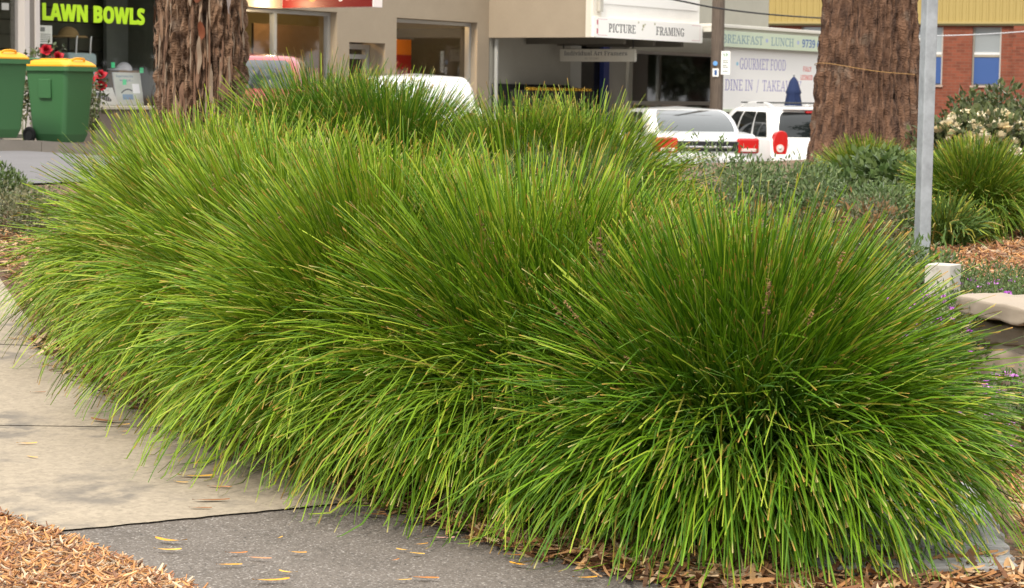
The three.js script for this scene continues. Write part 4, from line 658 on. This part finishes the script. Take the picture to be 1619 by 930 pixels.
  const pl = canvasTex(128, 48, (g, w, h) => { g.fillStyle = '#d8d8d2'; g.fillRect(0, 0, w, h); g.fillStyle = '#4a5a50'; for (let k = 0; k < 6; k++) g.fillRect(12 + k * 18 + (k > 2 ? 4 : 0), 10, 11, 28); g.fillStyle = '#d8d8d2'; for (let k = 0; k < 6; k++) g.fillRect(16 + k * 18 + (k > 2 ? 4 : 0), 14 + (k % 3) * 6, 5, 9); });
  part('number_plate', box(-0.19, 0.19, -0.06, 0.06, 0, 0.012), mat('#fff', 0.5, { map: pl }), t).position.set(0, c.py, L + c.lz + 0.04);
  part('bumper', box(-W + 0.03, W - 0.03, 0.32, 0.56, L - 0.12, L + 0.06, 0.06), c.paint, t);
  return t;
}
const boxLamp = (w, h, d) => () => box(-w / 2, w / 2, -h / 2, h / 2, -d, 0.045, 0.04);
const sedan = { L: 4.3, W: 1.72, H: 1.45, belt: 0.93, paint: paintSilver, rear: [[0, 0.4], [0.02, 0.62], [-0.03, 0.95]], deck: [[-0.06, 1.0], [-0.5, 1.03]], cab: [-0.95, -0.3, 0.72, 1.72], rw: [0.14, 0.8], glass: paleGlass, sideW: [[0.18, 0.4, 0.06, 0], [0.43, 0.82, 0, -0.05]], lamp: boxLamp(0.38, 0.26, 0.28), lx: 0.16, ly: 0.86, lz: 0.05, py: 0.68, strip: true };
car('silver_sedan', 'silver white sedan with red tail lamps seen from behind', 'car', 2.8, -38.0, 0.19, sedan);
const suv = { L: 4.2, W: 1.78, H: 1.6, belt: 1.02, hatch: true, paint: paintWhite, rear: [[0, 0.5], [0.02, 0.75], [-0.06, 1.04]], deck: [[-0.1, 1.06], [-0.3, 1.06]], cab: [-1.1, -0.45, 1.64, 1.95], rw: [0.08, 0.66], sideW: [[0.06, 0.3, 0.08, 0.02], [0.33, 0.58, 0, 0], [0.61, 0.88, 0, -0.1]], roundLamp: true, lamp: (sx) => { const s = new THREE.Shape(); s.setFromPoints(new THREE.CatmullRomCurve3([[-0.12, 0.22], [0.06, 0.25], [0.14, 0.14], [0.14, -0.08], [0.06, -0.24], [-0.06, -0.22], [-0.13, -0.04]].map((q) => new THREE.Vector3(q[0], q[1], 0)), true).getPoints(28).slice(0, 28).map((v) => new THREE.Vector2(v.x, v.y))); const g = new THREE.ExtrudeGeometry(s, { depth: 0.12, bevelEnabled: true, bevelSize: 0.015, bevelThickness: 0.02, bevelSegments: 3 }); g.translate(0, 0, -0.1); g.scale(0.78, 1, 1); if (sx < 0) { g.rotateY(Math.PI); g.translate(0, 0, -0.06); } return g; }, lx: 0.16, ly: 0.95, lz: -0.01, py: 0.72, panel: paintWhite };
{
  const t = car('white_wagon', 'white wagon with roof rails and round red tail lamp beside trunk', 'car', 4.72, -38.4, 0.22, suv);
  for (const sx of [-0.6, 0.6]) { part('roof_rail', tube([[sx, 1.6, -0.4], [sx, 1.66, -0.2], [sx, 1.66, 1.15], [sx, 1.58, 1.4]], 0.018, 20, 6), mat('#d8d8d6', 0.4), t); }
  for (const z of [0.0, 0.85]) { part('cross_bar', box(-0.72, 0.72, 1.675, 1.7, z - 0.04, z + 0.04, 0.01), mat('#2b2b2b', 0.6), t); }
  part('high_brake_lamp', box(-0.2, 0.2, 1.52, 1.56, 1.8, 1.88, 0.01), lampRed, t); part('spoiler', box(-0.6, 0.6, 1.57, 1.61, 1.5, 1.9, 0.015), paintWhite, t);
}
car('red_hatchback', 'red hatchback roof and rear window beside the shaggy trunk', 'car', -3.5, -28.6, 0.05, { ...suv, L: 3.9, W: 1.68, H: 1.42, belt: 0.92, paint: paintRed, glass: paleGlass, cab: [-1.0, -0.4, 1.45, 1.82], rear: [[0, 0.5], [0.02, 0.7], [-0.06, 0.95]], deck: [[-0.1, 0.96], [-0.3, 0.96]], ly: 0.66, panel: paintRed });
car('white_hatchback', 'white car roof showing over the dark green grass clump', 'car', -1.52, -31.6, 0.14, { ...suv, L: 4.2, W: 1.62, H: 1.43, belt: 0.92, cab: [-1.0, -0.4, 1.4, 1.95], rear: [[0, 0.5], [0.02, 0.7], [-0.06, 0.95]], deck: [[-0.1, 0.96], [-0.3, 0.96]], ly: 0.66, glass: phys('#d8d9d9', 0.1, { clearcoat: 1 }) });

// ---------------------------------------------------------------- street furniture
{ // timber utility pole with parking signs
  const x = 3.97, z = -42.5, t = thing('utility_pole', 'weathered grey brown timber utility pole between framing shop and cafe', 'pole', [x, walkH(toS(x, z)[0]) - 0.1, z]);
  const pm = mat([1, 1, 1], 0.95, { map: colorTex(256, (i, xx, yy) => { const k = 0.75 + 0.5 * vert[Math.floor(yy / 6) * N5 + xx * 2]; return [0.12 * k, 0.093 * k, 0.073 * k]; }, 0.8) });
  part('pole_shaft', uvm(new THREE.CylinderGeometry(0.11, 0.135, 9, 24).translate(0, 4.5, 0)), pm, t); part('cross_arm', box(-1, 1, 8.1, 8.22, -0.2, -0.12), pm, t); part('pole_cap', new THREE.CylinderGeometry(0.12, 0.12, 0.03, 20).translate(0, 9.015, 0), mat('#777', 0.5, { metalness: 0.5 }), t);
  for (const dx of [-0.8, 0.8]) part('insulator', new THREE.CylinderGeometry(0.04, 0.05, 0.14, 12).translate(dx, 8.29, -0.16), mat('#8a5a40', 0.3), t);
  const y = t.position.y;
  const sgn = thing('parking_sign', 'white parking sign reading 1P on the timber pole', 'sign', [x + 0.15, 1.9, z + 0.16]);
  part('sign_plate', box(-0.09, 0.09, 0, 0.46, -0.004, 0.004, 0.002), mat('#eeeeea', 0.5), sgn);
  const tx = canvasTex(96, 240, (c, w, h) => { c.fillStyle = '#f2f2ee'; c.fillRect(0, 0, w, h); c.fillStyle = '#2c7a4c'; c.font = 'bold 52px sans-serif'; c.fillText('1P', 14, 56, 66); c.fillStyle = '#6f7a72'; for (const [yy, l] of [[92, 56], [112, 60], [140, 44], [160, 62], [204, 58]]) c.fillRect(16, yy, l, 10); });
  part('sign_print', new THREE.PlaneGeometry(0.17, 0.44), mat('#fff', 0.5, { map: tx }), sgn).position.set(0, 0.23, 0.006); part('bracket', box(-0.05, 0.03, 0.2, 0.24, -0.06, -0.005), mat('#888', 0.5), sgn);
  const s2 = thing('pole_plate', 'small white plate with a blue mark on the timber pole', 'sign', [x - 0.04, 1.86, z + 0.145]);
  part('plate', box(-0.06, 0.06, 0, 0.16, -0.004, 0.004, 0.002), mat('#eeeeea', 0.5), s2); part('blue_mark', box(-0.025, 0.025, 0.03, 0.13, 0.0045, 0.0065), mat('#2c5a96', 0.5), s2);
  tag(mesh('pole_disc', new THREE.CylinderGeometry(0.045, 0.045, 0.02, 20).rotateX(Math.PI / 2).translate(x - 0.05, 2.12, z + 0.135), mat('#6aa3e0', 0.5)), 'small light blue disc fixed to the timber pole', 'disc');
}
{ // overhead service cables
  const cm = mat('#1f1f22', 0.7);
  tag(mesh('service_cable', tube([[-1.2, 3.6, -36.5], [2.85, 3.25, -40], [3.72, 3.14, -40.8], [6.37, 3.17, -46], [9.5, 3.4, -52]], 0.016, 60, 6), cm), 'black service cable crossing in front of the white parapet', 'cable');
  tag(mesh('service_cable', tube([[7.2, 2.95, -50], [9.56, 2.94, -50], [11.73, 3.07, -50], [16, 3.6, -50]], 0.012, 40, 6), mat('#c9cdd2', 0.5)), 'thin pale cable crossing in front of brick warehouse windows', 'cable');
}
{ // cafe umbrella, closed
  const x = 5.42, z = -42, y = walkH(toS(x, z)[0]), t = thing('cafe_umbrella', 'closed navy blue cafe umbrella in front of the white blind', 'umbrella', [x, roadH(...toS(x, z)), z]);
  const prof = [[0.02, 2.36], [0.07, 2.3], [0.13, 2.12], [0.15, 2.06], [0.13, 2.02], [0.16, 1.8], [0.19, 1.4], [0.2, 1.1], [0.05, 1.08]].map((q) => new THREE.Vector2(q[0], q[1]));
  const g = new THREE.LatheGeometry(prof, 40), p = g.attributes.position; for (let i = 0; i < p.count; i++) { const a = Math.atan2(p.getZ(i), p.getX(i)), k = 1 + 0.13 * Math.cos(a * 8) * smooth(2.3, 1.6, p.getY(i)); p.setX(i, p.getX(i) * k); p.setZ(i, p.getZ(i) * k); } g.computeVertexNormals();
  part('canopy', g, mat('#182a52', 0.85, DS), t); part('pole', new THREE.CylinderGeometry(0.02, 0.02, 2.4, 12).translate(0, 1.2, 0), mat('#8d8f92', 0.4), t); part('base', new THREE.CylinderGeometry(0.22, 0.26, 0.08, 24).translate(0, 0.04, 0), mat('#555', 0.8), t);
}
const galv = mat([1, 1, 1], 0.5, { metalness: 0.35, map: colorTex(256, (i, x, y) => { const k = 0.9 + 0.5 * (nE[(y * 2) * N5 + x * 2] - 0.5) + 0.25 * (nB[(y * 2) * N5 + x * 2] - 0.5); return [0.4 * k, 0.43 * k, 0.46 * k]; }, 0.5) });
{
  const x = 2.385, z = -12.5, t = thing('steel_post', 'tall grey galvanised square steel pole at right', 'pole', [x, gh(x, z), z], 0.3);
  part('post_shaft', uvm(new RoundedBoxGeometry(0.075, 3.6, 0.075, 3, 0.01).translate(0, 1.8, 0)), galv, t); part('post_cap', box(-0.04, 0.04, 3.6, 3.62, -0.04, 0.04, 0.004), mat('#555', 0.6), t); part('post_footing', new THREE.CylinderGeometry(0.16, 0.18, 0.1, 20).translate(0, 0.0, 0), renderMat([0.35, 0.32, 0.28]), t);
}
{
  const x = 2.22, z = -11.05, t = thing('concrete_bollard', 'short square white concrete bollard in front of the steel pole', 'bollard', [x, gh(x, z) - 0.05, z], 0.95);
  const wm = mat([1, 1, 1], 0.85, { map: colorTex(256, (i, xx, yy) => { const j = yy * 2 * N5 + xx * 2, k = 0.85 + 0.2 * nE[j]; return mix3([0.5 * k, 0.48 * k, 0.43 * k], [0.3, 0.28, 0.23], smooth(0.58, 0.75, nB[j]) * 0.6); }, 0.5) });
  part('bollard_shaft', uvm(new RoundedBoxGeometry(0.14, 0.47, 0.14, 2, 0.005).translate(0, 0.235, 0)), wm, t); part('bollard_bolt', new THREE.CylinderGeometry(0.008, 0.008, 0.012, 10).rotateX(Math.PI / 2).translate(0.02, 0.3, 0.074), mat('#777', 0.5, { metalness: 0.6 }), t);
}
{ // stone pier: rough blocks and a capstone
  const x = 2.42, z = -9.55, t = thing('stone_pier', 'sandstone pier with thick capstone at right edge', 'pier', [x, gh(x, z) - 0.12, z], 0.32);
  const sm = [[0.3, 0.245, 0.185], [0.25, 0.205, 0.155], [0.34, 0.28, 0.215]].map((c) => mat([1, 1, 1], 0.95, { map: colorTex(256, (i, xx, yy) => { const j = yy * 2 * N5 + xx * 2, k = 0.7 + 0.5 * nA[j] + 0.2 * (grit[j] - 0.5); return [c[0] * k, c[1] * k, c[2] * k]; }, 0.6) }));
  const rough = (w, h, d, seed, amp, r = 0.02) => { const g = new RoundedBoxGeometry(w, h, d, 6, r); const q = new THREE.BoxGeometry(w, h, d, 12, 8, 12), p = q.attributes.position; for (let i = 0; i < p.count; i++) { const v = new THREE.Vector3(p.getX(i), p.getY(i), p.getZ(i)), n = v.clone().set(v.x / w, v.y / h, v.z / d).normalize(), k = amp * (Nz.noise(v.x * 9 + seed, v.y * 9, v.z * 9) + 0.5 * Nz.noise(v.x * 24, v.y * 24 + seed, v.z * 24)); const e = Math.max(0, (Math.abs(v.x) / w > 0.49) + (Math.abs(v.y) / h > 0.49) + (Math.abs(v.z) / d > 0.49) - 1) * r * 0.6; v.addScaledVector(n, k - e); p.setXYZ(i, v.x, v.y, v.z); } q.computeVertexNormals(); return uvm(q); };
  let k = 0; for (const [y, h, ws] of [[0, 0.2, [0.3, 0.24]], [0.205, 0.17, [0.22, 0.32]], [0.38, 0.11, [0.54]]]) { let xx = -0.27; for (const w of ws) { const b = part('stone_block', rough(w - 0.008, h - 0.004, 0.5, k * 3.3, 0.024), sm[k++ % 3], t); b.position.set(xx + w / 2, y + h / 2, 0); xx += w; } }
  part('mortar_core', box(-0.245, 0.245, 0, 0.47, -0.225, 0.225), renderMat([0.33, 0.28, 0.22]), t);
  const c = part('capstone', rough(0.68, 0.095, 0.6, 40, 0.018), mat([1, 1, 1], 0.9, { map: colorTex(256, (i, xx, yy) => { const j = yy * 2 * N5 + xx * 2, q = 0.85 + 0.3 * nA[j]; return [0.33 * q, 0.275 * q, 0.215 * q]; }, 0.7) }), t); c.position.set(0, 0.545, 0);
}
{ // low platform of grey timber sleepers
  const t = thing('sleeper_platform', 'low platform of weathered grey timber sleepers under nearest grass', 'platform', [1.2, gh(1.2, -7) - 0.05, -7], 0.06);
  const wm = [0.34, 0.3, 0.38].map((b, q) => mat([1, 1, 1], 0.9, { map: colorTex(256, (i, x, y) => { const k = 0.75 + 0.4 * vert[((x >> 3) + q * 40) * N5 + y * 2] + 0.15 * (grit[y * N5 + x] - 0.5); return [b * k * 1.02, b * k, b * k * 0.98]; }, 0.6) }));
  for (let k = 0; k < 9; k++) { const g = new RoundedBoxGeometry(0.62, 0.09, 0.148, 2, 0.008); uvm(g); const s = part('sleeper', g, wm[k % 3], t); s.position.set(0.02 + 0.03 * k, 0.045 + 0.004 * Math.sin(k * 5), 0.5 - 0.16 * k); s.rotation.y = 0.02 * Math.sin(k * 3.1); }
}

// ---------------------------------------------------------------- litter: single leaves on the path, chips and litter in the beds
const leafGeos = (() => { const r = rng(61); return [0, 1, 2, 3, 4].map((k) => { const n = 10, pos = [], idx = []; const bow = (r() - 0.5) * 0.35, lift = 0.01 + 0.05 * r(), tw = (r() - 0.5) * 0.1; for (let i = 0; i <= n; i++) { const u = i / n, w = (0.065 + 0.02 * r()) * Math.pow(Math.sin(Math.PI * Math.pow(u, 0.8)), 0.7) + 0.006, y = lift * (2 * u - 1) * (2 * u - 1) + 0.012, c = bow * (u - u * u) * 2; pos.push(u - 0.5, y + tw * (u - 0.5) + 0.03 * w * 10 * 0.3, c - w, u - 0.5, y, c, u - 0.5, y - tw * (u - 0.5) + 0.03 * w * 10 * 0.3, c + w); if (i < n) { const a = i * 3; for (const e of [0, 1]) idx.push(a + e, a + e + 1, a + e + 3, a + e + 1, a + e + 4, a + e + 3); } } const g = new THREE.BufferGeometry(); g.setAttribute('position', new THREE.Float32BufferAttribute(pos, 3)); g.setIndex(idx); g.computeVertexNormals(); return g; }); })();
const leafTones = ['#d99a2b', '#e0ac45', '#b9722a', '#8a5a33', '#c98a5e', '#d8a39a'].map((c) => mat(c, 0.75, DS));
{
  const lv = [[-1.15, -7.79, .14, 0, 1, 'long yellow gum leaf on concrete, middle of path'], [-1.19, -7.69, .06, -.4, 1, 'short curled leaf just below the long yellow leaf'], [-1.04, -7.4, .13, .15, 3, 'long thin brown leaf on concrete above the joint'], [-1.06, -7.28, .08, 0, 3, 'dark brown leaf on concrete nearest the joint'], [-1.08, -6.78, .11, -.25, 0, 'broad yellow leaf on asphalt nearest the mulch'], [-1.07, -6.64, .09, -.1, 1, 'thin pale leaf below the broad yellow leaf'], [-0.85, -6.61, .07, .1, 2, 'brown leaf on asphalt below the joint, left of pair'], [-0.77, -6.54, .08, -.2, 4, 'pale stick like leaf on asphalt beside brown leaf'], [-0.85, -6.44, .08, .1, 0, 'golden leaf with a stalk on the asphalt'], [-0.66, -6.35, .06, -.3, 1, 'forked thin yellow leaf on asphalt'], [-0.74, -6.85, .035, 1.1, 1, 'small curled yellow leaf on asphalt centre left'], [-0.66, -6.63, .06, -.2, 0, 'small tapered orange leaf on asphalt'], [-0.28, -6.78, .05, .5, 0, 'orange leaf with bent tip below grass tips'], [-0.29, -6.64, .06, -.35, 1, 'pale yellow leaf below the bent orange leaf'], [-0.33, -6.69, .05, -.2, 1, 'thin leaf left of the pale yellow leaf'], [-0.22, -6.88, .09, -.15, 5, 'pink grey leaf on asphalt under drooping blades'], [-0.35, -6.54, .04, .9, 2, 'curled amber leaf low on the asphalt'], [0.01, -6.75, .1, -.15, 4, 'long pinkish leaf beside the drooping tips'], [0.01, -6.64, .06, -.3, 2, 'brown leaf end below the long pinkish leaf'], [0.04, -6.5, .08, -.4, 0, 'yellow leaf on asphalt in centre foreground'], [0.23, -6.33, .075, .1, 0, 'golden leaf at bottom edge, centre'], [0.48, -6.42, .09, -.1, 0, 'golden leaf next to the litter at bottom right'], [-0.31, -6.27, .05, .2, 1, 'small leaf at bottom edge below amber leaf'], [-0.25, -6.3, .09, -.1, 2, 'brown leaf strip at the bottom edge'], [-1.66, -8.82, .16, -.15, 3, 'thin twig like leaf on far slab near grass'], [-1.6, -8.75, .07, .1, 1, 'yellow leaf at the slab joint near grass'], [-1.9, -8.36, .08, .1, 1, 'faint yellow leaf at left on pale concrete'], [-1.82, -8.1, .06, -.6, 1, 'small slanted yellow leaf at left on concrete'], [-1.04, -7.62, .09, -.1, 4, 'thin pale leaf below the curled leaf'], [-0.57, -7.4, .045, .6, 0, 'small orange leaf lying on the joint'], [-0.47, -7.22, .11, -.3, 3, 'brown twig like leaf at the joint near grass'], [-0.7, -6.24, .11, .2, 0, 'ochre leaf at bottom edge near the mulch'], [0.23, -6.53, .07, -.2, 1, 'yellow leaf on asphalt below the litter edge'], [-2.09, -9.42, .07, 0, 3, 'dry brown leaf on far concrete slab'], [-2.5, -10.78, .07, .3, 2, 'rusty leaf at far left of path'], [-1.57, -8.62, .035, .4, 0, 'tiny orange leaf below the slab joint']];
  lv.forEach(([x, z, l, a, m, lb], k) => { const o = mesh('fallen_leaf', leafGeos[k % 5], leafTones[m]); tag(o, lb, 'leaf', 'fallen gum leaves on the path'); o.position.set(x, gh(x, z) + 0.014, z); o.rotation.y = a; o.scale.setScalar(l); });
}
function litter(name, label, n, seed, place, geo, cols, size, lift = 0.03) { // many small pieces as one stuff object
  const im = new THREE.InstancedMesh(geo, mat([1, 1, 1], 0.9, DS), n), r = rng(seed), m = new THREE.Matrix4(), q = new THREE.Quaternion(), e = new THREE.Euler(), c = new THREE.Color(); let k = 0, tries = 0;
  while (k < n && tries++ < n * 20) { const p = place(r); if (!p) continue; e.set((r() - 0.5) * 0.9, r() * 6.283, (r() - 0.5) * 0.7); q.setFromEuler(e); const s = size * (0.45 + r()); m.compose(new THREE.Vector3(p[0], gh(p[0], p[1]) - 0.008 + lift * r() * (p[2] ?? 1), p[1]), q, new THREE.Vector3(s, s, s * (0.5 + 0.5 * r()))); im.setMatrixAt(k, m); const cc = cols[Math.floor(r() * cols.length)], f = 0.7 + 0.55 * r(); im.setColorAt(k, c.setRGB(cc[0] * f, cc[1] * f, cc[2] * f)); k++; }
  im.count = k; im.name = numbered(name); im.castShadow = im.receiveShadow = true; tag(im, label, 'mulch', null, 'stuff'); scene.add(im);
}
const chipGeo = (() => { const g = new THREE.BoxGeometry(1, 0.05, 0.15, 4, 1, 1), p = g.attributes.position; for (let i = 0; i < p.count; i++) { const x = p.getX(i); p.setY(i, p.getY(i) + 0.3 * x * x); p.setZ(i, p.getZ(i) * (1 - 0.9 * Math.abs(x))); } g.computeVertexNormals(); return g; })();
const orangeC = [[0.5, 0.25, 0.09], [0.42, 0.2, 0.075], [0.55, 0.33, 0.16], [0.3, 0.14, 0.07], [0.5, 0.38, 0.26], [0.22, 0.11, 0.065]], brownC = [[0.3, 0.14, 0.05], [0.4, 0.21, 0.085], [0.2, 0.09, 0.04], [0.46, 0.28, 0.13], [0.5, 0.36, 0.22], [0.12, 0.06, 0.03]];
// the bed in front left: path edge from (-1.73,-7.19) through (-1.47,-6.93) to (-0.93,-6.18)
const leftOf = (x, z) => { const e = [[-5.5, -13.2], [-4.4, -10.9], [-3.2, -8.72], [-1.47, -6.93], [-0.95, -6.2], [0.4, -3.6]]; for (let i = 0; i < 5; i++) if (z <= e[i + 1][1] && z >= e[i][1]) { const t = (z - e[i][1]) / (e[i + 1][1] - e[i][1]); return lerp(e[i][0], e[i + 1][0], t) - x; } return -1; };
litter('wood_chip_mulch', 'orange brown wood chips heaped beside the path at lower left', 16000, 701, (r) => { const z = -5.7 - 2.0 * r(), x = -2.4 + 1.9 * r(), d = leftOf(x, z) + 0.05 * Nz.noise(x * 9, z * 9, 1) + 0.02; return d > 0 ? [x, z, 0.6 + Math.min(0.5, d * 2)] : null; }, chipGeo, orangeC, 0.05, 0.025);
litter('gum_leaf_litter', 'dry brown gum leaves lying under the grass clumps', 8000, 702, (r) => { // along the front foot of the row
  const u = r() * 6, P = [[1.35, -6.1], [0.55, -6.42], [0.12, -6.9], [-0.3, -7.45], [-1.1, -8.6], [-1.75, -9.7], [-2.3, -10.9]], i = Math.min(5, Math.floor(u)), t = u - i, x0 = lerp(P[i][0], P[i + 1][0], t), z0 = lerp(P[i][1], P[i + 1][1], t), w = Math.pow(r(), 1.3) * 0.8 - 0.13 - 0.14 * r() * r(); return [x0 + 0.72 * w + 0.06 * (r() - 0.5), z0 - 0.62 * w + 0.06 * (r() - 0.5), 1.1]; }, leafGeos[1], brownC, 0.12, 0.04);
litter('gum_leaf_litter', 'red brown bark and leaf litter at far left of the path', 3600, 703, (r) => { const x = -4.6 + 3.0 * r(), z = -11.2 - 3.8 * r(); const e = -2.25 - (Math.abs(z) - 10.6) * 0.35; return x > e ? [x, z] : null; }, leafGeos[2], brownC, 0.1, 0.05);
litter('wood_chip_mulch', 'orange wood chips on the bank at right behind the pole', 5000, 704, (r) => [2.6 + 2.2 * r(), -13.2 - 2.6 * r()], chipGeo, orangeC, 0.09, 0.03);
litter('wood_chip_mulch', 'orange wood chips beside the timber sleepers at right edge', 4000, 705, (r) => { const x = 0.75 + 1.7 * r(), z = -5.9 - 2.3 * r(); return x < 1.6 + (-z - 6.4) * 0.17 && z < -6.36 ? null : [x, z]; }, chipGeo, orangeC, 0.07, 0.02);

renderer.render(scene, camera);
